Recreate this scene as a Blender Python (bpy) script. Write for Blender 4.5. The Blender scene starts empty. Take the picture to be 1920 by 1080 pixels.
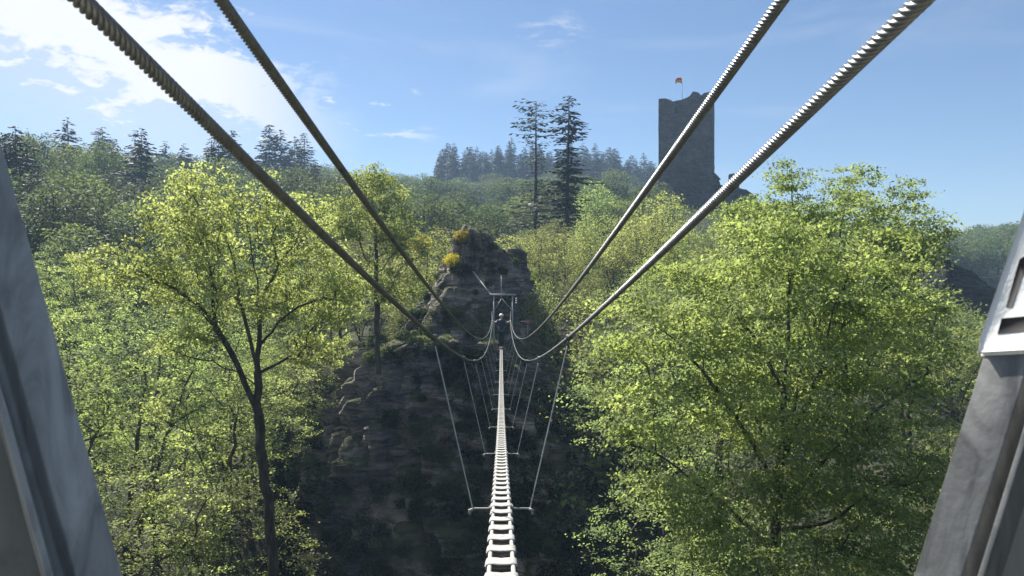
import bpy, math, random
import numpy as np
from mathutils import Vector, Matrix, noise, Quaternion
from mathutils.bvhtree import BVHTree

R = math.radians
PI = math.pi
rng = np.random.default_rng(7)
random.seed(7)
scene = bpy.context.scene
COL = scene.collection
F = 1397.0            # focal length in photo pixels (1920 wide)
BX = -20.0 / F        # the bridge runs a touch left of the lens axis


def P(px, py, Y):
    return np.array(((px - 960) * Y / F, Y, (540 - py) * Y / F))


# ------------------------------------------------------------------ helpers
def mesh_np(name, verts, quads=None, tris=None, mat=None, smooth=False, tint=None):
    verts = np.asarray(verts, dtype=np.float32).reshape(-1, 3)
    me = bpy.data.meshes.new(name)
    loops = []
    starts = []
    n = 0
    nf = 0
    if quads is not None and len(quads):
        q = np.asarray(quads, dtype=np.int32).reshape(-1, 4)
        loops.append(q.ravel())
        starts.append(np.arange(len(q)) * 4)
        n = len(q) * 4
        nf += len(q)
    if tris is not None and len(tris):
        t = np.asarray(tris, dtype=np.int32).reshape(-1, 3)
        loops.append(t.ravel())
        starts.append(n + np.arange(len(t)) * 3)
        nf += len(t)
    loops = np.concatenate(loops)
    starts = np.concatenate(starts).astype(np.int32)
    me.vertices.add(len(verts))
    me.vertices.foreach_set('co', verts.ravel())
    me.loops.add(len(loops))
    me.loops.foreach_set('vertex_index', loops.astype(np.int32))
    me.polygons.add(nf)
    me.polygons.foreach_set('loop_start', starts)
    if smooth:
        me.polygons.foreach_set('use_smooth', np.ones(nf, dtype=bool))
    me.update(calc_edges=True)
    if tint is not None:
        at = me.attributes.new('tint', 'FLOAT', 'FACE')
        at.data.foreach_set('value', np.asarray(tint, dtype=np.float32))
    if mat:
        me.materials.append(mat)
    return me


def link(name, me, parent=None, loc=None):
    o = bpy.data.objects.new(name, me)
    COL.objects.link(o)
    if parent is not None:
        o.parent = parent
    if loc is not None:
        o.location = loc
    return o


def empty(name, loc=(0, 0, 0), rz=0):
    o = bpy.data.objects.new(name, None)
    COL.objects.link(o)
    o.location = loc
    o.rotation_euler = (0, 0, rz)
    o.empty_display_size = 0.3
    return o


def tag(o, label=None, cat=None, group=None, kind=None):
    if label: o['label'] = label
    if cat: o['category'] = cat
    if group: o['group'] = group
    if kind: o['kind'] = kind
    return o


class MB:
    """collects boxes, tubes and loops, then becomes one mesh"""
    def __init__(s):
        s.v = []; s.q = []; s.t = []; s.n = 0

    def add(s, v, q=None, t=None):
        v = np.asarray(v, float).reshape(-1, 3)
        s.v.append(v)
        if q is not None and len(q): s.q.append(np.asarray(q) + s.n)
        if t is not None and len(t): s.t.append(np.asarray(t) + s.n)
        s.n += len(v)

    def box(s, c, size, rot=None, taper=1.0):
        hx, hy, hz = [a / 2 for a in size]
        v = np.array([[sx * hx * (taper if sz > 0 else 1), sy * hy * (taper if sz > 0 else 1), sz * hz]
                      for sz in (-1, 1) for sy in (-1, 1) for sx in (-1, 1)])
        if rot is not None:
            v = v @ np.array(rot).T
        v = v + np.array(c)
        s.add(v, [[0, 2, 3, 1], [4, 5, 7, 6], [0, 1, 5, 4], [2, 6, 7, 3], [0, 4, 6, 2], [1, 3, 7, 5]])

    def tube(s, pts, rad, n=8, cap=True, flat=None):
        pts = np.asarray(pts, float)
        k = len(pts)
        rad = np.broadcast_to(np.asarray(rad, float), (k,))
        T = np.gradient(pts, axis=0)
        T /= np.linalg.norm(T, axis=1)[:, None] + 1e-12
        up = np.array((0, 0, 1.0)) if abs(T[:, 2]).mean() < 0.8 else np.array((1.0, 0, 0))
        A = np.cross(T, up); A /= np.linalg.norm(A, axis=1)[:, None] + 1e-12
        B = np.cross(A, T)
        th = np.arange(n) * 2 * PI / n
        fl = 1.0 if flat is None else flat
        v = pts[:, None, :] + rad[:, None, None] * (np.cos(th)[None, :, None] * A[:, None, :] + fl * np.sin(th)[None, :, None] * B[:, None, :])
        q = []
        for i in range(k - 1):
            for j in range(n):
                a = i * n + j; b = i * n + (j + 1) % n
                q.append((a, b, b + n, a + n))
        v = v.reshape(-1, 3)
        t = []
        if cap:
            m = len(v)
            v = np.vstack([v, pts[0], pts[-1]])
            for j in range(n):
                t.append((m, (j + 1) % n, j))
                t.append((m + 1, (k - 1) * n + j, (k - 1) * n + (j + 1) % n))
        s.add(v, q, t)

    def ball(s, c, r, nu=8, nv=5):
        r = np.broadcast_to(np.asarray(r, float), (3,))
        pts = []
        for i in range(1, nv):
            a = PI * i / nv
            for j in range(nu):
                b = 2 * PI * j / nu
                pts.append((math.sin(a) * math.cos(b), math.sin(a) * math.sin(b), math.cos(a)))
        m = len(pts)
        pts += [(0, 0, 1), (0, 0, -1)]
        q = []; t = []
        for i in range(nv - 2):
            for j in range(nu):
                a = i * nu + j; b = i * nu + (j + 1) % nu
                q.append((a, a + nu, b + nu, b))
        for j in range(nu):
            t.append((m, j, (j + 1) % nu))
            k = (nv - 2) * nu
            t.append((m + 1, k + (j + 1) % nu, k + j))
        s.add(np.array(pts) * r + np.array(c), q, t)

    def prism(s, poly, y0, y1):
        """polygon in x,z extruded in y"""
        n = len(poly)
        v = [(x, y0, z) for x, z in poly] + [(x, y1, z) for x, z in poly]
        q = [(i, (i + 1) % n, (i + 1) % n + n, i + n) for i in range(n)]
        c0 = len(v)
        cx = sum(p[0] for p in poly) / n; cz = sum(p[1] for p in poly) / n
        v += [(cx, y0, cz), (cx, y1, cz)]
        t = []
        for i in range(n):
            j = (i + 1) % n
            t.append((c0, j, i)); t.append((c0 + 1, i + n, j + n))
        s.add(v, q, t)

    def mesh(s, name, mat, smooth=False):
        v = np.vstack(s.v)
        q = np.vstack(s.q) if s.q else None
        t = np.vstack(s.t) if s.t else None
        return mesh_np(name, v, q, t, mat, smooth)

    def build(s, name, mat, parent=None, smooth=False):
        return link(name, s.mesh(name, mat, smooth), parent)


def fbm(p, sc, oct=4, seed=0.0):
    return noise.fractal(Vector((p[0] * sc + seed, p[1] * sc - seed * 0.7, p[2] * sc + seed * 1.3)), 1.0, 2.0, oct)


# ------------------------------------------------------------------ materials
def new_mat(name):
    m = bpy.data.materials.new(name)
    m.use_nodes = True
    nt = m.node_tree
    for n in list(nt.nodes):
        nt.nodes.remove(n)
    out = nt.nodes.new('ShaderNodeOutputMaterial')
    return m, nt, out


def N(nt, kind, **kw):
    n = nt.nodes.new('ShaderNode' + kind)
    for k, v in kw.items():
        if k.startswith('_'):
            setattr(n, k[1:], v)
        else:
            n.inputs[k.replace('__', ' ')].default_value = v
    return n


def ramp(nt, fac, stops, interp='LINEAR'):
    r = nt.nodes.new('ShaderNodeValToRGB')
    r.color_ramp.interpolation = interp
    e = r.color_ramp.elements
    while len(e) > len(stops): e.remove(e[-1])
    while len(e) < len(stops): e.new(0.5)
    for i, (p, c) in enumerate(stops):
        e[i].position = p
        e[i].color = (c[0], c[1], c[2], 1) if len(c) == 3 else c
    nt.links.new(fac, r.inputs[0])
    return r.outputs[0]


def leaf_mat(name, c_dark, c_mid, c_light, trans=0.5, rough=0.65, tcol=(1.05, 1.08, 0.66)):
    m, nt, out = new_mat(name)
    L = nt.links.new
    at = nt.nodes.new('ShaderNodeAttribute'); at.attribute_name = 'tint'
    col = ramp(nt, at.outputs['Fac'], [(0.0, c_dark), (0.5, c_mid), (1.0, c_light)])
    oi = nt.nodes.new('ShaderNodeObjectInfo')
    hv = N(nt, 'HueSaturation')
    mr = N(nt, 'MapRange'); mr.inputs[3].default_value = 0.70; mr.inputs[4].default_value = 1.25
    L(oi.outputs['Random'], mr.inputs[0]); L(mr.outputs[0], hv.inputs['Value'])
    mh = N(nt, 'MapRange'); mh.inputs[3].default_value = 0.485; mh.inputs[4].default_value = 0.515
    mm = N(nt, 'Math', _operation='FRACT'); mx = N(nt, 'Math', _operation='MULTIPLY'); mx.inputs[1].default_value = 7.31
    L(oi.outputs['Random'], mx.inputs[0]); L(mx.outputs[0], mm.inputs[0]); L(mm.outputs[0], mh.inputs[0]); L(mh.outputs[0], hv.inputs['Hue'])
    L(col, hv.inputs['Color'])
    b = N(nt, 'BsdfPrincipled', Roughness=rough)
    b.inputs['Specular IOR Level'].default_value = 0.2
    L(hv.outputs[0], b.inputs['Base Color'])
    tr = N(nt, 'BsdfTranslucent')
    mu = N(nt, 'Mix', _data_type='RGBA', _blend_type='MULTIPLY')
    mu.inputs[0].default_value = 1.0
    L(hv.outputs[0], mu.inputs[6]); mu.inputs[7].default_value = (*tcol, 1)
    L(mu.outputs[2], tr.inputs['Color'])
    mix = N(nt, 'MixShader'); mix.inputs[0].default_value = trans
    L(b.outputs[0], mix.inputs[1]); L(tr.outputs[0], mix.inputs[2])
    L(mix.outputs[0], out.inputs[0])
    return m


def rough_mat(name, cols, scale=3.0, rough=0.85, bump=0.4, bscale=12.0, metal=0.0, stretch=(1, 1, 1), spec=0.4, coord='Object', dist=0.05):
    m, nt, out = new_mat(name)
    L = nt.links.new
    tc = nt.nodes.new('ShaderNodeTexCoord')
    mp = N(nt, 'Mapping'); mp.inputs['Scale'].default_value = stretch
    L(tc.outputs[coord], mp.inputs[0])
    n1 = N(nt, 'TexNoise', Scale=scale, Detail=7.0, Roughness=0.62)
    L(mp.outputs[0], n1.inputs['Vector'])
    k = len(cols)
    col = ramp(nt, n1.outputs[0], [(0.3 + 0.4 * i / (k - 1), c) for i, c in enumerate(cols)])
    b = N(nt, 'BsdfPrincipled', Roughness=rough, Metallic=metal)
    b.inputs['Specular IOR Level'].default_value = spec
    L(col, b.inputs['Base Color'])
    n2 = N(nt, 'TexNoise', Scale=bscale, Detail=6.0, Roughness=0.65)
    L(mp.outputs[0], n2.inputs['Vector'])
    bp = N(nt, 'Bump', Strength=bump, Distance=dist)
    L(n2.outputs[0], bp.inputs['Height']); L(bp.outputs[0], b.inputs['Normal'])
    L(b.outputs[0], out.inputs[0])
    return m


def rock_mat(name, dark, mid, light, sc=1.0, moss=None, tilt=0.18, bump=1.0):
    m, nt, out = new_mat(name)
    L = nt.links.new
    tc = nt.nodes.new('ShaderNodeTexCoord')
    mp = N(nt, 'Mapping'); mp.inputs['Rotation'].default_value = (0.1, tilt, 0); mp.inputs['Scale'].default_value = (0.35 * sc, 0.35 * sc, 1.9 * sc)
    L(tc.outputs['Object'], mp.inputs[0])
    n1 = N(nt, 'TexNoise', Scale=1.6, Detail=9.0, Roughness=0.66, Distortion=0.5)
    L(mp.outputs[0], n1.inputs['Vector'])
    n3 = N(nt, 'TexNoise', Scale=0.28 * sc, Detail=5.0, Roughness=0.6)
    L(tc.outputs['Object'], n3.inputs['Vector'])
    ad = N(nt, 'Math', _operation='ADD'); L(n1.outputs[0], ad.inputs[0])
    sb = N(nt, 'Math', _operation='MULTIPLY_ADD'); sb.inputs[1].default_value = 0.9; sb.inputs[2].default_value = -0.45
    L(n3.outputs[0], sb.inputs[0]); L(sb.outputs[0], ad.inputs[1])
    col = ramp(nt, ad.outputs[0], [(0.28, dark), (0.48, mid), (0.74, light)])
    if moss:
        ge = nt.nodes.new('ShaderNodeNewGeometry')
        sx = nt.nodes.new('ShaderNodeSeparateXYZ'); L(ge.outputs['Normal'], sx.inputs[0])
        n4 = N(nt, 'TexNoise', Scale=0.7, Detail=7.0, Roughness=0.7); L(tc.outputs['Object'], n4.inputs['Vector'])
        a2 = N(nt, 'Math', _operation='MULTIPLY_ADD'); a2.inputs[1].default_value = 0.45
        L(sx.outputs[2], a2.inputs[0]); L(n4.outputs[0], a2.inputs[2])
        mk = ramp(nt, a2.outputs[0], [(0.62, (0, 0, 0)), (0.78, (1, 1, 1))])
        mx = N(nt, 'Mix', _data_type='RGBA')
        L(mk, mx.inputs[0]); L(col, mx.inputs[6]); mx.inputs[7].default_value = (*moss, 1)
        col = mx.outputs[2]
    b = N(nt, 'BsdfPrincipled', Roughness=0.9)
    b.inputs['Specular IOR Level'].default_value = 0.25
    L(col, b.inputs['Base Color'])
    vo = N(nt, 'TexVoronoi', Scale=1.3, _feature='DISTANCE_TO_EDGE'); L(mp.outputs[0], vo.inputs['Vector'])
    cr = ramp(nt, vo.outputs['Distance'], [(0.0, (0, 0, 0)), (0.06, (1, 1, 1))])
    h = N(nt, 'Math', _operation='MULTIPLY_ADD'); h.inputs[1].default_value = 0.25
    L(cr, h.inputs[0]); L(n1.outputs[0], h.inputs[2])
    bp = N(nt, 'Bump', Strength=bump, Distance=0.35 / sc)
    L(h.outputs[0], bp.inputs['Height']); L(bp.outputs[0], b.inputs['Normal'])
    L(b.outputs[0], out.inputs[0])
    return m


M = {}
M['oak'] = leaf_mat('oak_leaf', (.20, .225, .09), (.36, .395, .17), (.52, .555, .27), 0.60)
M['hornbeam'] = leaf_mat('hornbeam_leaf', (.17, .225, .09), (.32, .385, .16), (.47, .535, .25), 0.64)
M['fresh'] = leaf_mat('fresh_leaf', (.20, .26, .105), (.36, .435, .18), (.51, .585, .275), 0.64)
M['dull'] = leaf_mat('dull_leaf', (.12, .135, .07), (.22, .235, .115), (.32, .335, .16), 0.45)
M['far'] = leaf_mat('far_leaf', (.05, .078, .032), (.095, .13, .052), (.16, .20, .08), 0.4)
M['far_fresh_shaded'] = leaf_mat('far_fresh_shaded_leaf', (.08, .12, .045), (.16, .21, .08), (.26, .31, .12), 0.4)  # fresh leaf darkened: the hillside's backlit shade is put into the colour
M['far_dull_shaded'] = leaf_mat('far_dull_shaded_leaf', (.05, .065, .035), (.09, .11, .055), (.15, .17, .08), 0.35)  # dull leaf darkened likewise, slope shade painted into its tone
M['needle'] = leaf_mat('needle', (.010, .020, .013), (.017, .031, .019), (.027, .043, .024), 0.15)
M['dead_needle'] = leaf_mat('sparse_needle', (.025, .035, .025), (.04, .05, .03), (.07, .075, .045), 0.15)
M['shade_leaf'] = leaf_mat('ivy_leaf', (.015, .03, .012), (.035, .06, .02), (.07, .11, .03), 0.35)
M['broom'] = leaf_mat('broom_flower', (.30, .32, .04), (.70, .55, .05), (.85, .70, .12), 0.3, tcol=(1, 1, .6))
M['bark'] = rough_mat('bark', [(.035, .030, .025), (.08, .068, .056), (.15, .125, .10)], 9, .95, .8, 25, stretch=(1, 1, .25))
M['far_bark'] = rough_mat('far_bark', [(.03, .028, .025), (.07, .062, .055)], 2, .95, .3, 8)
M['ground'] = rough_mat('forest_floor', [(.012, .016, .008), (.028, .034, .014), (.05, .048, .024)], .35, .95, .8, 2.5, dist=.3)
M['cliff'] = rock_mat('slate_cliff', (.075, .068, .07), (.25, .21, .195), (.52, .43, .38), 1.0, moss=(.08, .085, .045), bump=1.1)
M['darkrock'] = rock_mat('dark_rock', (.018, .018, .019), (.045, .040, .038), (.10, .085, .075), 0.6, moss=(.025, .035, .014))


def steel_mat(name, base, rough, metal, mott=0.25):
    m, nt, out = new_mat(name)
    L = nt.links.new
    tc = nt.nodes.new('ShaderNodeTexCoord')
    mp = N(nt, 'Mapping'); mp.inputs['Scale'].default_value = (1, 1, .22)
    L(tc.outputs['Object'], mp.inputs[0])
    n1 = N(nt, 'TexNoise', Scale=34.0, Detail=6.0, Roughness=0.6, Distortion=0.8); L(mp.outputs[0], n1.inputs['Vector'])
    lo = tuple(c * (1 - mott) for c in base); hi = tuple(min(1, c * (1 + mott)) for c in base)
    col = ramp(nt, n1.outputs[0], [(0.33, lo), (0.5, base), (0.7, hi)])
    n2 = N(nt, 'TexNoise', Scale=9.0, Detail=4.0, Roughness=0.7); L(tc.outputs['Object'], n2.inputs['Vector'])
    st = ramp(nt, n2.outputs[0], [(0.60, (1, 1, 1)), (0.72, (.55, .52, .48))])
    mu = N(nt, 'Mix', _data_type='RGBA', _blend_type='MULTIPLY'); mu.inputs[0].default_value = .8
    L(col, mu.inputs[6]); L(st, mu.inputs[7])
    b = N(nt, 'BsdfPrincipled', Metallic=metal)
    L(mu.outputs[2], b.inputs['Base Color'])
    rr = N(nt, 'MapRange'); rr.inputs[3].default_value = rough - .1; rr.inputs[4].default_value = rough + .15
    L(n1.outputs[0], rr.inputs[0]); L(rr.outputs[0], b.inputs['Roughness'])
    n3 = N(nt, 'TexNoise', Scale=120.0, Detail=3.0); L(tc.outputs['Object'], n3.inputs['Vector'])
    bp = N(nt, 'Bump', Strength=.25, Distance=.002); L(n3.outputs[0], bp.inputs['Height']); L(bp.outputs[0], b.inputs['Normal'])
    L(b.outputs[0], out.inputs[0])
    return m


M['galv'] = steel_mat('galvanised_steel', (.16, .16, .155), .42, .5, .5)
M['galv_left'] = steel_mat('galvanised_steel_lit', (.36, .35, .335), .55, .15, .45)  # same zinc made paler for the left post: light put into the colour
M['rope'] = steel_mat('wire_rope_steel', (.19, .19, .19), .36, .55, .25)
M['hanger'] = steel_mat('hanger_steel', (.5, .5, .48), .5, .3, .15)
M['portal'] = steel_mat('far_portal_steel', (.42, .44, .44), .6, .3, .15)
M['rung'] = steel_mat('rung_cord', (.37, .36, .335), .75, .0, .3)
M['white_paint'] = rough_mat('white_paint', [(.74, .74, .72), (.86, .86, .84)], 14, .5, .35, 45, dist=.004)
M['black_paint'] = rough_mat('dark_marking', [(.035, .033, .033), (.06, .055, .055)], 20, .95, .1, 60, dist=.002)
M['fade_steel'] = steel_mat('weathered_zinc', (.30, .28, .24), .75, .0, .15)

# ------------------------------------------------------------------ terrain
TY = np.array([3, 12, 20, 30, 45, 60, 90, 130, 180, 250, 330, 500, 900], float)
TX = np.array([-2600, -1200, -300, 0, 300, 600, 800, 950, 1150, 1300, 1500, 1700, 1920, 2400, 4200], float)
TZ = np.array([
    [-1, -2, -2, 0, 4, 8, 16, 24, 30, 36, 38, 40, 34],
    [-2, -5, -6, -4, 0, 4, 12, 20, 27, 33, 36, 38, 32],
    [-3, -7, -8, -8, -5, -1, 7, 17, 24, 30, 34, 36, 30],
    [-3, -8, -9, -9, -7, -3, 6, 15, 21, 28, 33, 36, 30],
    [-4, -12, -12, -11, -8, -4, 3, 11, 21, 30, 35, 38, 30],
    [-5, -16, -16, -14, -7, -2, 4, 9, 16, 30, 38, 42, 32],
    [-6, -22, -24, -20, -6, -1, 3, 8, 15, 24, 43, 46, 36],
    [-6, -22, -25, -22, -8, 0, 2, 8, 15, 24, 45, 48, 36],
    [-6, -20, -24, -20, -6, 0, 3, 9, 16, 25, 44, 46, 36],
    [-5, -16, -18, -12, -3, 1, 5, 11, 11, 17, 26, 30, 24],
    [-4, -10, -10, -8, -3, 1, 4, 5, 5, 8, 12, 12, 10],
    [-4, -8, -8, -7, -4, -2, -1, 0, 2, 7, 8, 9, 8],
    [-3, -7, -7, -7, -6, -5, -5, -3, 3, 11.5, 12, 12, 8],
    [-3, -5, -5, -5, -4, -3, -2, 2, 8, 14, 16, 16, 10],
    [-1, -2, -2, 0, 4, 8, 12, 18, 22, 26, 28, 30, 24]], float)


def _interp(px, Y):
    i = int(np.clip(np.searchsorted(TX, px) - 1, 0, len(TX) - 2))
    j = int(np.clip(np.searchsorted(TY, Y) - 1, 0, len(TY) - 2))
    u = min(1, max(0, (px - TX[i]) / (TX[i + 1] - TX[i])))
    v = min(1, max(0, (Y - TY[j]) / (TY[j + 1] - TY[j])))
    u = u * u * (3 - 2 * u)
    return (TZ[i, j] * (1 - u) + TZ[i + 1, j] * u) * (1 - v) + (TZ[i, j + 1] * (1 - u) + TZ[i + 1, j + 1] * u) * v


def ground_z(x, y):
    Y = max(3.0, y)
    px = 960 + F * x / Y
    z = _interp(px, Y)
    k = min(1.0, max(0.0, (y - 0.5) / 3.5))
    k = k ** 0.5 if k > 0 else 0
    ss = lambda v, a, b: (lambda t: t * t * (3 - 2 * t))(min(1, max(0, (v - a) / (b - a))))
    z -= 9.0 * ss(px, 470, 640) * (1 - ss(px, 1180, 1330)) * ss(y, 22, 31) * (1 - ss(y, 42, 48))   # deep gorge at the cliff foot
    plat = -0.78 + 0.05 * max(0, abs(x) - 2) - 0.05 * min(0, y + 1)
    z = plat * (1 - k) + z * k
    d = math.hypot(x, y)
    a = min(2.5, 0.02 * d) * (k * .9 + .1)
    z += a * noise.fractal(Vector((x * .05, y * .05, 3.1)), 1, 2, 4)
    return z


def build_ground():
    s = np.linspace(-1, 1, 221)
    xs = np.sinh(s * 5.6) / math.sinh(5.6) * 1100
    t = np.linspace(0, 1, 251)
    ys = np.concatenate([np.linspace(-160, -6, 16), -5 + (np.sinh(t * 5.2) / math.sinh(5.2)) * 1100])
    v = np.zeros((len(ys), len(xs), 3))
    for j, y in enumerate(ys):
        for i, x in enumerate(xs):
            v[j, i] = (x, y, ground_z(x, y))
    nx = len(xs); ny = len(ys)
    idx = np.arange(nx * ny).reshape(ny, nx)
    q = np.stack([idx[:-1, :-1], idx[:-1, 1:], idx[1:, 1:], idx[1:, :-1]], -1).reshape(-1, 4)
    o = link('ground', mesh_np('ground', v.reshape(-1, 3), q, mat=M['ground'], smooth=True))
    tag(o, 'wooded gorge slopes and valley floor of dark earth', 'ground', kind='structure')
    return o


build_ground()


# ------------------------------------------------------------------ rocks
def make_rock(name, levels, Yc, dep, mat, nz=90, nt=120, amp=.5, seed=1.0, strata=.35, tilt=.18, back=1.0, dens=1.0):
    """levels: (z, xL, xR); Yc(z), dep(z) = centre distance and half depth. A closed, ledged rock mass."""
    lv = sorted(levels)
    zs = np.array([l[0] for l in lv]); xl = np.array([l[1] for l in lv]); xr = np.array([l[2] for l in lv])
    zz = np.linspace(zs[0], zs[-1], nz)
    v = []
    for k, z in enumerate(zz):
        a = np.interp(z, zs, xl); b = np.interp(z, zs, xr)
        yc = Yc(z); d = dep(z)
        top = min(1.0, (zs[-1] - z) / (0.05 * (zs[-1] - zs[0])) + 0.25)
        for j in range(nt):
            th = 2 * PI * j / nt
            c = math.cos(th); s_ = math.sin(th)
            ex = 0.75
            X = math.copysign(abs(c) ** ex, c); S = math.copysign(abs(s_) ** ex, s_)
            x = (a + b) / 2 + (b - a) / 2 * X
            y = yc + (d * S if S < 0 else d * back * S)
            p = Vector((x, y, z))
            nrm = Vector((X / max(.3, (b - a) / 2), S / max(.3, d), 0)).normalized()
            zt = z + tilt * x + 0.25 * noise.noise(p * .35)
            led = zt / strata + 1.5 * noise.noise(p * .12 + Vector((seed, 0, 0)))
            fr = led - math.floor(led)
            cell = noise.cell(Vector((math.floor(led) * 1.7 + seed, math.floor(th * nt / 14 + .7 * math.floor(led)) * .9, seed))) - .5
            dsp = amp * (1.3 * noise.fractal(p * .16 * dens + Vector((seed, seed, 0)), 1, 2, 3) + .55 * cell
                         + .30 * noise.fractal(p * .9 * dens, 1, 2, 4) + .22 * (fr - .5))
            q = p + nrm * dsp * top + Vector((0, 0, .15 * amp * noise.noise(p * 1.1)))
            v.append(q)
    v = np.array(v)
    idx = np.arange(nz * nt).reshape(nz, nt)
    r = np.roll(idx, -1, axis=1)
    q = np.stack([idx[:-1], r[:-1], r[1:], idx[1:]], -1).reshape(-1, 4)
    # rugged cap: rings shrinking to the middle
    last = v[-nt:]
    cen = last.mean(0)
    allv = [v]; nn = len(v); prev = idx[-1]; qs = [q]
    for f in (.8, .55, .3):
        ring = cen + (last - cen) * f
        ring[:, 2] = last[:, 2] * f + cen[2] * (1 - f) + amp * .9 * np.array([noise.fractal(Vector(p) * .8, 1, 2, 4) for p in ring]) + (1 - f) * amp * .3
        allv.append(ring); cur = np.arange(nn, nn + nt); nn += nt
        qs.append(np.stack([prev, np.roll(prev, -1), np.roll(cur, -1), cur], -1)); prev = cur
    allv.append([cen + np.array((0, 0, amp * .3))])
    t = np.stack([prev, np.roll(prev, -1), np.full(nt, nn)], -1)
    bot = np.mean(v[:nt], axis=0)
    allv.append([bot]); t2 = np.stack([np.roll(idx[0], -1), idx[0], np.full(nt, nn + 1)], -1)
    V = np.vstack(allv); Q = np.vstack(qs); T = np.vstack([t, t2])
    me = mesh_np(name, V, Q, T, mat)
    o = link(name, me)
    return o, BVHTree.FromPolygons([tuple(p) for p in V], [tuple(p) for p in Q] + [tuple(p) for p in T])


def lv(px_rows, Y):
    """(py, pxL, pxR[, Y]) rows to world levels"""
    return [((540 - py) * Y / F, (a - 960) * Y / F, (b - 960) * Y / F) for py, a, b in px_rows]


cl_rows = [(640, 700, 985), (655, 655, 1010), (672, 652, 1040), (700, 640, 1080), (740, 600, 1110), (765, 568, 1125), (800, 562, 1150),
           (850, 545, 1175), (900, 530, 1200), (950, 522, 1250), (1020, 508, 1320), (1100, 495, 1400), (1400, 430, 1560)]
cliff, cliff_bvh = make_rock('cliff', lv(cl_rows, 44), lambda z: 49.5, lambda z: 8.0 + max(0, (-3.5 - z)) * .42, M['cliff'],
                             nz=150, nt=260, amp=1.15, seed=3.3, strata=.9, tilt=.2, back=.9)
tag(cliff, 'tall dark slate cliff across the gorge that the wire bridge ends on', 'cliff')

up_rows = [(436, 862, 905), (442, 850, 918), (455, 838, 928), (470, 832, 942), (485, 822, 955), (520, 812, 968), (560, 795, 985), (600, 770, 1000), (640, 745, 1015), (700, 730, 1030)]
outc, outc_bvh = make_rock('rock_outcrop', lv(up_rows, 50), lambda z: 50.5, lambda z: 3.0 + max(0, 3 - z) * .42, M['cliff'],
                           nz=90, nt=150, amp=.75, seed=9.1, strata=1.1, tilt=-.15)
tag(outc, 'jagged dark rock outcrop with yellow bushes rising behind the far steel portal', 'rock outcrop')

shoulder_rows = [(470, 945, 985), (480, 938, 992), (520, 935, 1002), (600, 930, 1020), (680, 925, 1040)]
sh, sh_bvh = make_rock('rock_outcrop', lv(shoulder_rows, 54), lambda z: 54, lambda z: 1.8, M['cliff'], nz=60, nt=70, amp=.5, seed=5.7, strata=.9, tilt=.1)
tag(sh, 'narrow upright rock pillar at the right shoulder of the outcrop', 'rock outcrop')

# ------------------------------------------------------------------ wire rope
DS = 4.0


def deck_z(Y):
    D = np.asarray(Y) / DS
    return -(1120 - 16 * (D - 7.4) ** 2) / F * DS


def cx(Y):
    return BX * np.asarray(Y)


Y_END = 43.0


def rail_lo(Y):
    return deck_z(Y) + 1.15


def rail_up(Y):
    return rail_lo(Y) + .20 + .25 * np.sin(PI * np.clip(np.asarray(Y) / 41, 0, 1)) + .03 * np.asarray(Y) * (np.asarray(Y) > 0) * 0


def wire_rope(name, path, Rr, parent, mat, near=9.0, lay=0.075, strands=6):
    """path(s)->xyz, parameterised by Y. Six twisted strands near, plain lobed section far off."""
    ys = [path[0]]
    y = path[0]
    while y < path[1]:
        st = lay / 12 if y < near and y > -.6 else .12
        y += st
        ys.append(min(y, path[1]))
    ys = np.array(ys)
    pts = path[2](ys)
    T = np.gradient(pts, axis=0); T /= np.linalg.norm(T, axis=1)[:, None]
    A = np.cross(T, (0, 0, 1.0)); A /= np.linalg.norm(A, axis=1)[:, None]
    B = np.cross(A, T)
    per = 6
    n = strands * per
    ph = np.tile(np.array([-.5, -.34, -.17, 0, .17, .34]) * (2 * PI / strands), strands)
    th = np.repeat(np.arange(strands) * 2 * PI / strands, per) + ph
    c = Rr * 2 / 3; rs = Rr / 3 * 1.02
    rad = c * np.cos(ph) + np.sqrt(np.maximum(0, rs ** 2 - (c * np.sin(ph)) ** 2))
    s = np.concatenate([[0], np.cumsum(np.linalg.norm(np.diff(pts, axis=0), axis=1))])
    tw = np.where((ys < near) & (ys > -.6), s, 0)
    tw = 2 * PI * np.maximum.accumulate(tw) / lay
    ang = th[None, :] - tw[:, None]
    v = pts[:, None] + rad[None, :, None] * (np.cos(ang)[..., None] * A[:, None] + np.sin(ang)[..., None] * B[:, None])
    k = len(ys)
    idx = np.arange(k * n).reshape(k, n); r = np.roll(idx, -1, axis=1)
    q = np.stack([idx[:-1], r[:-1], r[1:], idx[1:]], -1).reshape(-1, 4)
    return link(name, mesh_np(name, v.reshape(-1, 3), q, mat=mat, smooth=True), parent)


bridge = empty('suspension_bridge', (0, 0, 0))
tag(bridge, 'narrow wire rope footbridge with ladder-like white rungs crossing the gorge', 'footbridge')


def rail_path(side, up):
    f = rail_up if up else rail_lo

    def g(Y):
        Yc_ = np.clip(Y, 0, None)
        z = f(Yc_)
        back = np.clip(-Y, 0, None)
        z = z - back * .55
        w = np.where(Y > 38, .46 + (Y - 38) * .016, .46)
        return np.stack([cx(Yc_) + side * w, Y, z], -1)
    return g


for side in (-1, 1):
    for up in (0, 1):
        wire_rope('handrail_cable', (-2.3, Y_END, rail_path(side, up)), .0113, bridge, M['rope'], near=10.0 if not up else 12.0)

# side ropes of the deck
for side in (-1, 1):
    ys = np.concatenate([np.arange(.1, 14, .1), np.arange(14, Y_END + .1, .5)])
    m = MB(); m.tube(np.stack([cx(ys) + side * .052, ys, deck_z(ys)], -1), .0105, 8)
    m.build('side_rope', M['rung'], bridge, True)


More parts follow.
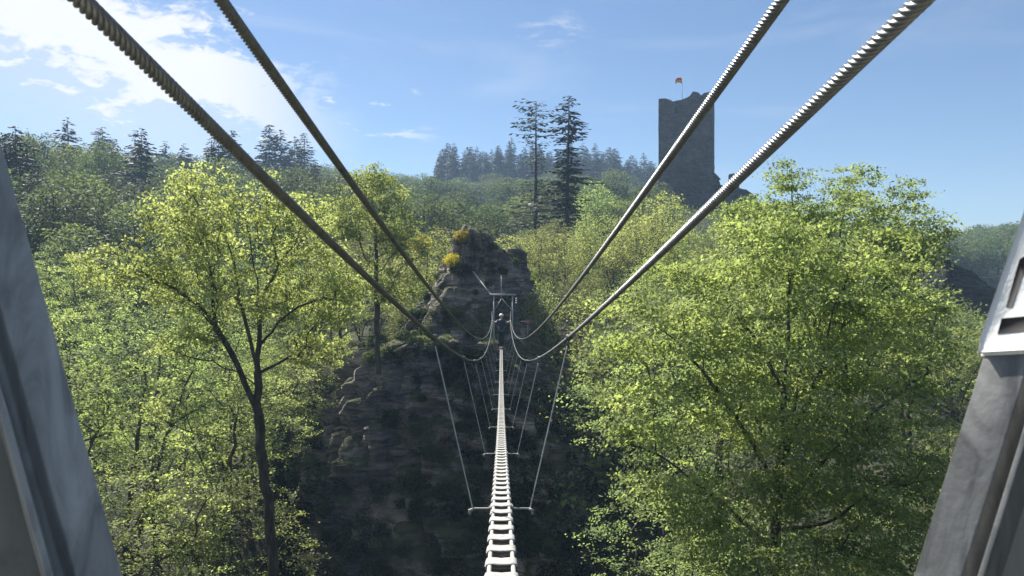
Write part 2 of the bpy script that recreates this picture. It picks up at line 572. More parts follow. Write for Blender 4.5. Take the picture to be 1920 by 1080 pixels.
def rung_mesh(Y, n_cord=4):
    m = MB()
    z = float(deck_z(Y)); xc = float(cx(Y))
    sl = float(deck_z(Y + .1) - deck_z(Y)) / .1
    pitch = .031
    for k in range(n_cord):
        yy = (k - (n_cord - 1) / 2) * pitch
        j = random.uniform(-.002, .002)
        pts = []
        # the cord runs over the side ropes, sags a little in between and folds round their outsides
        for x, dz in [(-.0665, -.011), (-.0675, .001), (-.064, .009), (-.052, .0135), (-.030, .0115), (0, .0095 + j), (.030, .0115), (.052, .0135), (.064, .009), (.0675, .001), (.0665, -.011)]:
            pts.append((xc + x, Y + yy + .35 * j, z + dz + sl * yy))
        m.tube(pts, .0155, 8, True, flat=.36)
    # underside tie
    m.tube([(xc - .062, Y, z - .012), (xc, Y, z - .017), (xc + .062, Y, z - .012)], .012, 6, True, flat=.5)
    return m


RP = .29
rung_ys = [1.0 + RP * i for i in range(int((38.5 - 1.0) / RP))]
for Y in rung_ys[:100]:
    rung_mesh(Y).build('rung', M['rung'], bridge, True)
rest = MB()
for Y in rung_ys[100:]:
    r_ = rung_mesh(Y); off = rest.n
    for a in r_.v: rest.v.append(a)
    for a in r_.q: rest.q.append(a + off)
    for a in r_.t: rest.t.append(a + off)
    rest.n += r_.n
tag(rest.build('rungs', M['rung'], bridge, True), kind='stuff')

# crossbars, hangers and clamps
for i in range(10):
    Y = 5.08 + DS * i
    if Y > 40: break
    z = float(deck_z(Y)); xc = float(cx(Y))
    cb = MB()
    cb.tube([(xc - .195, Y, z - .024), (xc - .185, Y, z - .018), (xc - .07, Y, z - .018), (xc + .07, Y, z - .018), (xc + .185, Y, z - .018), (xc + .195, Y, z - .024)], .0068, 8)
    for s in (-1, 1):
        cb.tube([(xc + s * .067, Y - .035, z + .004), (xc + s * .085, Y, z - .012)], .004, 6)
        cb.tube([(xc + s * .067, Y + .035, z + .004), (xc + s * .085, Y, z - .012)], .004, 6)
    c = cb.build('crossbar', M['rung'], bridge, True)
    for s in (-1, 1):
        e = MB(); e.tube([(xc + s * .188, Y, z - .020), (xc + s * .222, Y - .004, z - .034)], [.010, .012], 8)
        e.ball((xc + s * .214, Y, z - .045), (.010, .008, .018))
        e.build('end_clamp', M['rung'], c, True)
        zt = float(rail_lo(Y)); xr = xc + s * .46
        h = MB(); n = 14
        tt = np.linspace(0, 1, n)
        h.tube(np.stack([xc + s * (.46 - (.46 - .196) * tt), Y + 0 * tt + .01, zt - .02 + (z - .02 - zt + .02) * tt], -1), .0048, 6)
        hh = h.build('hanger', M['hanger'], bridge, True)
        k = MB(); k.box((xr, Y, zt), (.034, .055, .034)); k.tube([(xr - s * .02, Y - .02, zt - .005), (xr + s * .03, Y - .02, zt + .016)], .0045, 6)
        k.tube([(xr, Y, zt - .01), (xr - s * .01, Y, zt - .06)], .009, 6)
        k.build('rope_clamp', M['galv'], hh)

# ------------------------------------------------------------------ near posts (folded channel section)
PYN = .60


def channel_post(name, side, base, top, label):
    """open channel leaning outward; base/top = inner edge (x,z) at distance PYN; opens toward the camera"""
    o = empty(name, (base[0], PYN, base[1]))
    al = R(62) if side > 0 else R(42)
    d = np.array((top[0] - base[0], 0, top[1] - base[1])); Ln = np.linalg.norm(d); d /= Ln
    w0 = np.array((d[2], 0, -d[0])) * side         # outward, away from the bridge
    w = w0 * math.cos(al) + np.array((0, -math.sin(al), 0))
    yv = w0 * math.sin(al) + np.array((0, math.cos(al), 0))   # behind the web
    W, Dp, t = (0.057 if side > 0 else .051), .0, .0042
    # section (w,y): near edges rounded
    sec = [(0, 0), (0, Dp)]
    fd = .016
    outer = [(0, 0), (0, .0065), (W * .5, .0065), (W * .56, .018), (W, .018), (W, -fd)]
    inner = [(W - .005, -fd), (W - .0055, -.004), (W * .86, .004), (W * .80, .011), (W * .72, .012), (W * .66, .006), (W * .60, 0)]
    sec = outer + inner
    n = len(sec)
    K = 30
    v = []
    for k in range(K + 1):
        b = d * Ln * k / K
        for (a, c) in sec:
            v.append(b + w * a + yv * (c + .0006 * math.sin(k * 1.7 + a * 60)))
    q = []
    for k in range(K):
        for j in range(n):
            a = k * n + j; b = k * n + (j + 1) % n
            q.append((a, b, b + n, a + n))
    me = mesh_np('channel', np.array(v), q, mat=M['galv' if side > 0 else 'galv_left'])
    ch = link('channel', me, o)
    bv = ch.modifiers.new('b', 'BEVEL'); bv.width = .0012; bv.segments = 3; bv.limit_method = 'ANGLE'; bv.angle_limit = R(50)
    tag(o, label, 'post', 'pair of galvanised posts at the near end')
    # base plate and bolts
    bp = MB(); bp.box((w[0] * W * .5, .015, -.008), (.16, .12, .014))
    f = bp.build('base_plate', M['galv'], o)
    for sx in (-.06, .06):
        bl = MB(); bl.tube([(w[0] * W * .5 + sx, -.03, -.002), (w[0] * W * .5 + sx, -.03, .014)], .009, 6)
        bl.build('bolt', M['galv'], f)
    return o, d, w, yv, Ln


def pz(px, py, Y=PYN):
    p = P(px, py, Y); return (p[0], p[2])


def extrap(p0, p1, z):
    t = (z - p0[1]) / (p1[1] - p0[1]); return (p0[0] + (p1[0] - p0[0]) * t, z)


a0, a1 = pz(230, 1080), pz(0, 262)
postL, dL, wL, vL, lnL = channel_post('steel_post', -1, extrap(a0, a1, -.775), extrap(a0, a1, .95), 'galvanised steel channel post leaning out along the left side')
a0, a1 = pz(1713, 1080), pz(1843, 668)
postR, dR, wR, vR, lnR = channel_post('steel_post', 1, extrap(a0, a1, -.775), extrap(a0, a1, .95), 'galvanised steel channel post on the right carrying a white painted plate')
# outer flat bar beside each channel
for o, d, w, yv, ln, sd in ((postL, dL, wL, vL, lnL, -1), (postR, dR, wR, vR, lnR, 1)):
    m = MB()
    w0 = np.array((d[2], 0, -d[0])) * sd
    a = w * (.057 if sd > 0 else .051) + yv * .007; b = a + w0 * .11
    v = []
    for k in range(2):
        for s_ in (a, b, b + np.array((0, .006, 0)), a + np.array((0, .006, 0))):
            v.append(s_ + d * ln * k)
    m.add(v, [(0, 1, 5, 4), (1, 2, 6, 5), (2, 3, 7, 6), (3, 0, 4, 7), (0, 3, 2, 1), (4, 5, 6, 7)])
    m.build('flange_plate', M['fade_steel'], o)
# white plate with dark marks on the right post
oR = np.array(postR.location)


def plate_poly(name, pxs, off, th, mat, parent):
    """flat plate lying on the post's web: off metres in front of it"""
    nv = -vR
    p0 = oR + nv * off
    v = []
    for k in (0, 1):
        for px, py in pxs:
            r = P(px, py, 1.0)
            v.append(r * (p0 @ nv) / (r @ nv) - oR - nv * th * k)
    n = len(pxs)
    c = [np.mean(v[:n], axis=0), np.mean(v[n:], axis=0)]
    q = [(i, (i + 1) % n, (i + 1) % n + n, i + n) for i in range(n)]
    t = []
    for i in range(n):
        j = (i + 1) % n
        t += [(2 * n, i, j), (2 * n + 1, j + n, i + n)]
    m = MB(); m.add(v + c, q, t)
    return m.build(name, mat, parent)


sp = plate_poly('white_plate', [(1836, 661), (1838, 640), (1842, 626), (1872, 540), (1920, 402), (1968, 262), (2110, 240), (2090, 400), (2050, 560), (2020, 651), (1930, 656)], .006, .0055, M['white_paint'], postR)
bv = sp.modifiers.new('b', 'BEVEL'); bv.width = .0015; bv.segments = 2; bv.limit_method = 'ANGLE'; bv.angle_limit = R(60)


def mark(pxs, ctr):
    return plate_poly('dark_mark', pxs, .0065, .0007, M['black_paint'], sp)


mark([(1886, 576), (1897, 576), (1917, 516), (1911, 487)], 0)
mark([(1917, 516), (1975, 514), (1985, 478), (1919, 481), (1911, 487)], 0)
mark([(1878, 597), (1870, 626), (1965, 616), (1972, 588)], 0)

pf = MB(); pf.box((0, -1.6, -.83), (3.4, 4.9, .10))  # unseen pale slab, added to bounce sunlight onto the left post
bounce_slab = rough_mat('pale_bounce_concrete', [(.38, .37, .35), (.5, .49, .46)], 2.5, .9, .3, 30, dist=.01)
tag(pf.build('path', bounce_slab), 'pale concrete slab under the near posts, added unseen to bounce light', 'bounce slab', kind='structure')

# ------------------------------------------------------------------ far portal
portal = empty('steel_portal', (P(945, 552, 43)[0], 43, -3.4))
tag(portal, 'grey steel portal frame anchoring the far end of the bridge on the rock', 'portal frame')
pl = np.array(portal.location)


def pp(px, py, Y=43):
    return P(px, py, Y) - pl


for px in (926, 961):
    m = MB(); a = pp(px, 556); b = pp(px, 660); m.box(((a[0] + b[0]) / 2, 0, (a[2] + b[2]) / 2), (.075, .09, a[2] - b[2]))
    m.build('post', M['portal'], portal)
m = MB(); a = pp(919, 552.5); b = pp(968, 552.5); m.box(((a[0] + b[0]) / 2, -.002, a[2]), (b[0] - a[0], .11, .10))
m.build('crossbeam', M['portal'], portal)
m = MB(); m.tube([pp(940, 563), pp(940, 517)], .024, 6); m.build('mast', M['portal'], portal)
for s, x0, x1 in ((-1, 926, 934), (1, 961, 953)):
    m = MB(); m.tube([pp(940, 560) if s < 0 else pp(941, 560), pp(x0 + s * -1, 582)], .018, 5); m.build('brace', M['portal'], portal)
m = MB()
for k in range(3): m.ball(pp(968, 560 + 4 * k), (.045, .045, .045), 6, 4)
m.build('insulator_string', M['white_paint'], portal)
st = MB(); st.tube([P(878, 497, 48.6), P(920, 552, 43)], [.05, .045], 8); st.ball(P(919.5, 551, 43), (.06, .06, .06), 6, 4)
tag(st.build('stay_cable', M['rung'], None, True), 'bright steel stay rod running down from the yellow bush to the portal corner', 'stay rod')

sg = empty('sign', tuple(P(988, 612, 43.6)))
tag(sg, 'small red sign on the rock to the right of the far portal', 'sign')
red = rough_mat('faded_red', [(.42, .10, .13), (.52, .15, .18)], 8, .6, .05, 20)
m = MB(); m.box((.05, 0, .25), (.30, .015, .19)); m.build('sign_panel', red, sg)
m = MB(); m.box((.05, .02, -.2), (.04, .03, .9)); m.build('sign_post', M['portal'], sg)
m = MB(); m.box((-.22, 0, .30), (.30, .02, .03)); m.build('bracket', M['white_paint'], sg)


# ------------------------------------------------------------------ trees
def grow(att, seeds, bf=.35, step=.35, jit=.06):
    """att: attractor points; seeds: list of polylines (first starts at the root, others start on an earlier one)."""
    nodes = []; par = []; pl_ = []

    def addn(p, pa):
        nodes.append(p); par.append(pa)
        pl_.append(0 if pa < 0 else pl_[pa] + np.linalg.norm(np.array(p) - nodes[pa]))
        return len(nodes) - 1
    for line in seeds:
        line = np.asarray(line, float)
        if not nodes:
            cur = addn(line[0], -1)
        else:
            A = np.array(nodes); cur = int(np.argmin(np.linalg.norm(A - line[0], axis=1)))
        for p in line[1:]:
            a = np.array(nodes[cur]); L_ = np.linalg.norm(p - a); n = max(1, int(L_ / step))
            for k in range(1, n + 1):
                q = a + (p - a) * k / n + rng.normal(0, jit * .5, 3) * (k < n)
                cur = addn(q, cur)
    att = np.asarray(att, float)
    Nn = len(att)
    best = np.full(Nn, 1e9); bi = np.zeros(Nn, int)
    A = np.array(nodes); PL = np.array(pl_)
    for s in range(0, len(A), 64):
        d = np.linalg.norm(att[:, None] - A[None, s:s + 64], axis=2) + bf * PL[None, s:s + 64]
        k = d.argmin(1); mval = d[np.arange(Nn), k]
        u = mval < best; best[u] = mval[u]; bi[u] = k[u] + s
    left = np.ones(Nn, bool)
    tips = np.zeros(Nn, int)
    for _ in range(Nn):
        j = int(np.argmin(np.where(left, best, 1e12)))
        left[j] = False
        cur = int(bi[j]); a = np.array(nodes[cur]); p = att[j]
        L_ = np.linalg.norm(p - a); n = max(1, int(L_ / step))
        new = []
        sag = min(.25, .12 * L_)
        for k in range(1, n + 1):
            f = k / n
            q = a + (p - a) * f + rng.normal(0, jit, 3) * (k < n) + np.array((0, 0, sag * math.sin(PI * f) * .6))
            cur = addn(q, cur); new.append(cur)
        tips[j] = cur
        for c in new:
            d = np.linalg.norm(att - nodes[c], axis=1) + bf * pl_[c]
            u = left & (d < best); best[u] = d[u]; bi[u] = c
    return np.array(nodes), np.array(par), tips


def tree_wood(nodes, par, R0, rtip, p=None, trunk_flare=True):
    n = len(nodes)
    cnt = np.zeros(n)
    haskid = np.zeros(n, bool); haskid[par[par >= 0]] = True
    cnt[~haskid] = 1
    for i in range(n - 1, 0, -1):
        cnt[par[i]] += cnt[i]
    ex = math.log(R0 / rtip) / math.log(max(2, cnt[0]))
    rad = rtip * cnt ** ex
    ch = np.arange(1, n); pa = par[1:]
    ok = pa >= 0; ch = ch[ok]; pa = pa[ok]
    V = []; Q = []; base = 0
    for lo, hi, ns in ((0, rtip * 2.2, 3), (rtip * 2.2, rtip * 6, 5), (rtip * 6, 1e9, 9)):
        s = (rad[ch] >= lo) & (rad[ch] < hi) if lo else rad[ch] < hi
        c = ch[s]; a = pa[s]
        if not len(c): continue
        d = nodes[c] - nodes[a]; L_ = np.linalg.norm(d, axis=1)[:, None] + 1e-9; d = d / L_
        up = np.where(np.abs(d[:, 2:3]) > .9, np.array([[1., 0, 0]]), np.array([[0., 0, 1]]))
        A = np.cross(d, up); A /= np.linalg.norm(A, axis=1)[:, None] + 1e-9; B = np.cross(d, A)
        th = np.arange(ns) * 2 * PI / ns
        cs = np.cos(th)[None, :, None] * A[:, None] + np.sin(th)[None, :, None] * B[:, None]
        r0 = np.minimum(rad[a], rad[c] * 1.12)[:, None, None]; r1 = rad[c][:, None, None]
        p0 = (nodes[a] - d * rad[c][:, None] * .25)[:, None] + cs * r0
        p1 = (nodes[c] + d * rad[c][:, None] * .25)[:, None] + cs * r1
        v = np.concatenate([p0, p1], 1).reshape(-1, 3)
        k = len(c)
        off = (np.arange(k) * 2 * ns)[:, None]
        j = np.arange(ns)[None]
        q = np.stack([off + j, off + (j + 1) % ns, off + ns + (j + 1) % ns, off + ns + j], -1).reshape(-1, 4) + base
        V.append(v); Q.append(q); base += len(v)
    return np.vstack(V), np.vstack(Q), rad


def leaves(centers, per, sig, size, upb=.8, aspect=.55, tint_c=None, spread=.25, sprays=0):
    """quads scattered about centres; tint per clump"""
    centers = np.asarray(centers); k = len(centers)
    c = np.repeat(centers, per, axis=0)
    m = len(c)
    off = rng.normal(0, 1, (m, 3)) * np.asarray(sig)
    tl = np.zeros((k, 2))
    if sprays:
        # each clump is a tilted spray drooping outward from the crown's middle
        out = centers[:, :2] - centers[:, :2].mean(0)
        out = out / (np.linalg.norm(out, axis=1)[:, None] + 1e-6)
        tl = out * -sprays * .6 + rng.normal(0, sprays, (k, 2))
        T_ = np.repeat(tl, per, axis=0)
        off[:, 2] += (T_ * off[:, :2]).sum(1)
    c = c + off
    nrm = rng.normal(0, 1, (m, 3)); nrm /= np.linalg.norm(nrm, axis=1)[:, None]
    nrm = nrm * (1 - upb) + np.array((0, 0, 1.0)) * upb
    if sprays: nrm[:, :2] -= np.repeat(tl, per, axis=0)
    nrm += rng.normal(0, .25, (m, 3)); nrm /= np.linalg.norm(nrm, axis=1)[:, None]
    d = rng.normal(0, 1, (m, 3)); d -= nrm * (d * nrm).sum(1)[:, None]; d /= np.linalg.norm(d, axis=1)[:, None]
    s = np.cross(nrm, d)
    L_ = size * rng.uniform(.5, 1.4, (m, 1)); W = L_ * aspect
    f = nrm * L_ * .12
    v = np.stack([c - d * L_ / 2, c + s * W / 2 + f, c + d * L_ / 2, c - s * W / 2 + f], 1).reshape(-1, 3)
    q = np.arange(m * 4).reshape(-1, 4)
    if tint_c is None: tint_c = rng.uniform(.25, .75, k)
    t = np.clip(np.repeat(tint_c, per) + rng.normal(0, spread * .6, m), 0, 1)
    return v, q, t


def ell(cs, n, hollow=.35):
    """points in a union of ellipsoids; cs: (center, radii, weight)"""
    w = np.array([c[2] for c in cs], float); w /= w.sum()
    out = []
    for (c, r, _), ww in zip(cs, w):
        k = max(1, int(n * ww))
        d = rng.normal(0, 1, (k, 3)); d /= np.linalg.norm(d, axis=1)[:, None]
        u = rng.uniform(hollow ** 3, 1, (k, 1)) ** (1 / 3)
        out.append(np.asarray(c) + d * u * np.asarray(r))
    return np.vstack(out)


def pxell(px, py, Y, rx, ry, rY, w):
    return (P(px, py, Y), (rx * Y / F, rY, ry * Y / F), w)


def plines(rows):
    return [np.array([P(a, b, c) for a, b, c in r]) for r in rows]


def finish_tree(name, base, nodes, par, tips, att, R0, rtip, per, sig, size, mat, label, cat='tree', group=None, bark='bark', upb=.6, aspect=.55,
                along=True, tint=None, leafskip=0.0, sprays=0):
    base = np.asarray(base, float)
    o = empty(name, tuple(base))
    V, Q, rad = tree_wood(nodes - base, par, R0, rtip)
    link('trunk', mesh_np('trunk', V, Q, mat=M[bark], smooth=True), o)
    cen = att - base
    if leafskip: cen = cen[rng.uniform(0, 1, len(cen)) > leafskip]
    if along:
        # thin clumps along the last twig segments too
        tp = nodes[tips]; pr = nodes[par[tips]]
        cen = np.vstack([cen, (pr - base) + rng.normal(0, .03, pr.shape)])
    if tint is None:
        tint = np.array([.5 + .55 * noise.noise(Vector(p) * .9) for p in cen]) + rng.normal(0, .12, len(cen))
    v, q, t = leaves(cen, per, sig, size, upb, aspect, tint, sprays=sprays)
    link('crown', mesh_np('crown', v, q, mat=M[mat], tint=t), o)
    tag(o, label, cat, group)
    return o


def thin(pts, dmin):
    keep = []
    cell = {}
    for p in pts:
        k = tuple(np.floor(p / dmin).astype(int)); ok = True
        for a in (-1, 0, 1):
            for b in (-1, 0, 1):
                for c in (-1, 0, 1):
                    for q in cell.get((k[0] + a, k[1] + b, k[2] + c), ()):
                        if ((p - q) ** 2).sum() < dmin * dmin: ok = False; break
        if ok:
            keep.append(p); cell.setdefault(k, []).append(p)
    return np.array(keep)


# --- big oak on the left
YA = 20.0
seedsA = plines([
    [(530, 1420, 20), (515, 1150, 20), (505, 980, 20), (492, 860, 20), (485, 780, 20), (483, 700, 20), (487, 620, 20), (484, 540, 20.2), (470, 460, 20.4), (455, 385, 20.5)],
    [(486, 790, 20), (470, 742, 19.9), (452, 700, 19.7), (430, 655, 19.5), (405, 615, 19.3), (372, 572, 19.1), (330, 543, 18.9), (285, 520, 18.8), (225, 500, 18.7), (180, 490, 18.7)],
    [(405, 615, 19.3), (398, 560, 19.2), (394, 500, 19.3), (370, 440, 19.4)],
    [(483, 700, 20), (470, 640, 20.6), (455, 580, 21), (440, 500, 21.3), (420, 430, 21.5)],
    [(486, 640, 20), (520, 606, 19.6), (560, 575, 19.3), (605, 558, 19.1), (650, 565, 19.0)],
    [(486, 560, 20.1), (520, 500, 20.2), (555, 455, 20.3), (570, 410, 20.3)],
    [(490, 850, 20), (450, 833, 19.6), (400, 818, 19.2), (345, 806, 18.9), (300, 785, 18.7), (268, 760, 18.6)],
    [(482, 715, 20), (440, 695, 19.5), (400, 677, 19.2), (350, 668, 18.9), (318, 655, 18.8)],
    [(486, 690, 20), (520, 682, 20.3), (560, 655, 20.6), (600, 650, 20.8)],
])
attA = ell([pxell(425, 470, 20, 190, 140, 2.3, 9), pxell(250, 500, 19, 105, 60, 1.5, 3), pxell(590, 545, 19.5, 95, 80, 2.0, 4), pxell(430, 350, 20.3, 110, 45, 1.6, 2.5),
            pxell(570, 440, 20.2, 75, 80, 1.8, 2.5), pxell(290, 410, 20, 60, 60, 1.4, 1.5), pxell(330, 640, 19, 60, 28, 1, .6), pxell(270, 765, 18.7, 45, 22, .6, .35), pxell(600, 650, 20.5, 60, 40, 1.0, 1.0)], 2600)
attA = thin(attA, .27)
kp = np.array([noise.noise(Vector(p) * .62) + .45 * noise.noise(Vector(p) * 1.5) for p in attA])
attA = attA[kp > -.06]
nA, pA, tA = grow(attA, seedsA, .28, .3, .05)
finish_tree('oak_tree', seedsA[0][0], nA, pA, tA, attA, .135, .0062, 21, (.11, .11, .075), .095, 'oak',
            'large spreading oak with yellow-green leaves and bare dark limbs, left of the cables', 'tree', upb=.35)

# --- second oak above the cliff
seedsB = plines([
    [(710, 700, 40), (707, 660, 40), (706, 600, 40), (706, 540, 40), (705, 470, 40), (702, 400, 40.2), (690, 340, 40.3)],
    [(705, 425, 40), (682, 397, 39.6), (645, 377, 39.3)],
    [(705, 430, 40), (740, 406, 39.7), (785, 393, 39.4)],
    [(706, 520, 40), (665, 500, 39.4), (612, 476, 39)],
    [(706, 545, 40), (672, 533, 39.3), (632, 515, 39)],
    [(705, 490, 40), (735, 470, 40.5), (775, 465, 40.8)]])
attB = ell([pxell(700, 385, 40, 82, 72, 2.6, 6), pxell(638, 450, 39.5, 55, 62, 1.9, 3), pxell(765, 455, 40, 50, 52, 1.9, 3), pxell(690, 520, 39.6, 75, 45, 1.9, 3), pxell(700, 325, 40, 25, 22, .8, .6), pxell(640, 545, 39.3, 45, 28, 1.2, 1.2), pxell(755, 540, 39.8, 45, 30, 1.2, 1.2)], 1300)
attB = thin(attB, .36)
kp = np.array([noise.noise(Vector(p) * .5) + .45 * noise.noise(Vector(p) * 1.2) for p in attB])
attB = attB[kp > -.12]
nB, pB, tB = grow(attB, seedsB, .28, .4, .06)
finish_tree('oak_tree', seedsB[0][0], nB, pB, tB, attB, .15, .009, 26, (.17, .17, .11), .135, 'fresh',
            'rounded young oak growing from the ledge at the top left of the cliff', 'tree', upb=.35)

# --- big hornbeam filling the right
YC = 16.0
seedsC = plines([
    [(1440, 1330, 16), (1446, 1150, 16), (1452, 1000, 16), (1464, 860, 16), (1470, 720, 16), (1478, 600, 16.2), (1485, 480, 16.4), (1480, 400, 16.5)],
    [(1462, 880, 16), (1510, 760, 16.3), (1560, 650, 16.8), (1610, 560, 17.2), (1650, 470, 17.5)],
    [(1455, 930, 16), (1405, 820, 15.6), (1335, 720, 15.2), (1270, 640, 15), (1195, 580, 14.9)],
    [(1470, 740, 16), (1425, 650, 16), (1360, 560, 16), (1300, 490, 16)],
    [(1450, 980, 16), (1540, 870, 15.4), (1640, 770, 15), (1740, 700, 14.8)],
    [(1448, 1040, 16), (1340, 930, 15.3), (1230, 850, 14.9), (1150, 822, 14.7), (1085, 815, 14.6)],
    [(1452, 1000, 16), (1550, 980, 15), (1680, 900, 14.4)],
    [(1464, 860, 16), (1500, 700, 17), (1540, 560, 18), (1560, 440, 18.5)]])
attC = ell([pxell(1450, 640, 16.3, 210, 240, 3.0, 16), pxell(1230, 640, 15.5, 130, 130, 2.0, 5), pxell(1330, 500, 16.2, 120, 90, 2.0, 4), pxell(1185, 770, 15, 85, 60, 1.2, 2),
            pxell(1125, 815, 14.6, 48, 16, .5, .8), pxell(1270, 890, 14.8, 110, 75, 1.4, 3.2), pxell(1400, 980, 15, 150, 110, 1.8, 5), pxell(1640, 760, 15.5, 160, 190, 2.3, 9),
            pxell(1600, 970, 15, 150, 130, 2.0, 6), pxell(1640, 540, 16.5, 130, 110, 2.1, 5)], 5600)
attC = thin(attC, .30)
kp = np.array([noise.noise(Vector((p[0] * .45, p[1] * .45, p[2] * 1.5))) + .4 * noise.noise(Vector(p) * 1.3) for p in attC])
attC = attC[kp > -.13]
attC[:, 2] += .12 * np.sin(attC[:, 2] * 7.5)      # branches lie in loose storeys
nC, pC, tC = grow(attC, seedsC, .25, .3, .045)
finish_tree('hornbeam_tree', seedsC[0][0], nC, pC, tC, attC, .15, .0050, 33, (.17, .17, .028), .095, 'hornbeam',
            'huge dense green hornbeam with layered leaves filling the right half', 'tree', upb=.60, sprays=.38)

# --- taller tree behind it whose thin twigs reach into the sky
seedsD = plines([
    [(1600, 1150, 25), (1590, 900, 25), (1580, 700, 25), (1570, 560, 25), (1575, 440, 25), (1590, 350, 25)],
    [(1578, 640, 25), (1530, 500, 25), (1490, 400, 25), (1475, 310, 25)],
    [(1575, 560, 25), (1640, 470, 24.6), (1690, 390, 24.4), (1715, 340, 24.3)],
    [(1580, 700, 25), (1500, 560, 24.5), (1420, 440, 24.2), (1370, 400, 24)],
    [(1580, 620, 25), (1680, 520, 24.5), (1760, 440, 24.3)]])
attD = ell([pxell(1560, 440, 25, 150, 85, 2.8, 8), pxell(1410, 420, 24.4, 75, 55, 1.6, 3), pxell(1690, 450, 24.5, 75, 75, 1.8, 3.5), pxell(1480, 335, 25, 45, 38, .9, .7),
            pxell(1600, 345, 25, 55, 35, .9, .8), pxell(1700, 365, 24.4, 35, 40, .7, .5), pxell(1765, 430, 24.3, 22, 25, .5, .2), pxell(1600, 600, 25, 170, 120, 2.6, 5)], 2900)
attD = thin(attD, .33)
nD, pD, tD = grow(attD, seedsD, .25, .35, .06)
finish_tree('beech_tree', seedsD[0][0], nD, pD, tD, attD, .18, .005, 30, (.18, .18, .06), .105, 'fresh',
            'tall pale green beech behind the hornbeam, wispy twigs against the sky', 'tree', upb=.55)


# --- generic tree prototypes
def proto_broad(seed, H, rad, n, per, size, sig, mat, R0=.16, rtip=.009, bark='bark', trunk_h=.35, bf=.3, stems=1, upb=.5, dmin=.35, step=.4, lobes=6, hollow=.35, squash=.42, gaps=None):
    global rng
    rng = np.random.default_rng(seed)
    cs = [((0, 0, H * .66), (rad * .75, rad * .75, H * squash * .75), 4)]
    for k in range(lobes):
        a = 2 * PI * k / lobes + rng.uniform(-.4, .4); zz = H * rng.uniform(.42 if gaps is not None else .24, .82); rr = rad * (.62 if zz < H * .7 else .42)
        cs.append(((rr * math.cos(a), rr * math.sin(a), zz), (rad * rng.uniform(.3, .5), rad * rng.uniform(.3, .5), H * rng.uniform(.09, .16)), 2))
    att = thin(ell(cs, n, hollow), dmin)
    if gaps is not None:
        kp = np.array([noise.noise(Vector((p[0] * .6 + seed, p[1] * .6, p[2] * 1.3))) for p in att])
        att = att[kp > gaps + .02]
    seeds = []
    for s in range(stems):
        lean = rng.normal(0, .06 + .1 * (stems > 1), 2) * H
        seeds.append(np.array([(0, 0, 0), (lean[0] * .2, lean[1] * .2, H * .25), (lean[0] * .55, lean[1] * .55, H * .55), (lean[0], lean[1], H * .85)]))
    nd, pr, tp = grow(att, seeds, bf, step, .06)
    V, Q, _ = tree_wood(nd, pr, R0, rtip)
    tr = mesh_np('trunk', V, Q, mat=M[bark], smooth=True)
    tint = np.array([.5 + .6 * noise.noise(Vector(p) * .7 + Vector((seed, 0, 0))) for p in att]) + rng.normal(0, .12, len(att))
    v, q, t = leaves(att, per, sig, size, upb, .58, tint, sprays=.3 if gaps is not None else 0)
    cr = mesh_np('crown', v, q, mat=M[mat], tint=t)
    return tr, cr, H


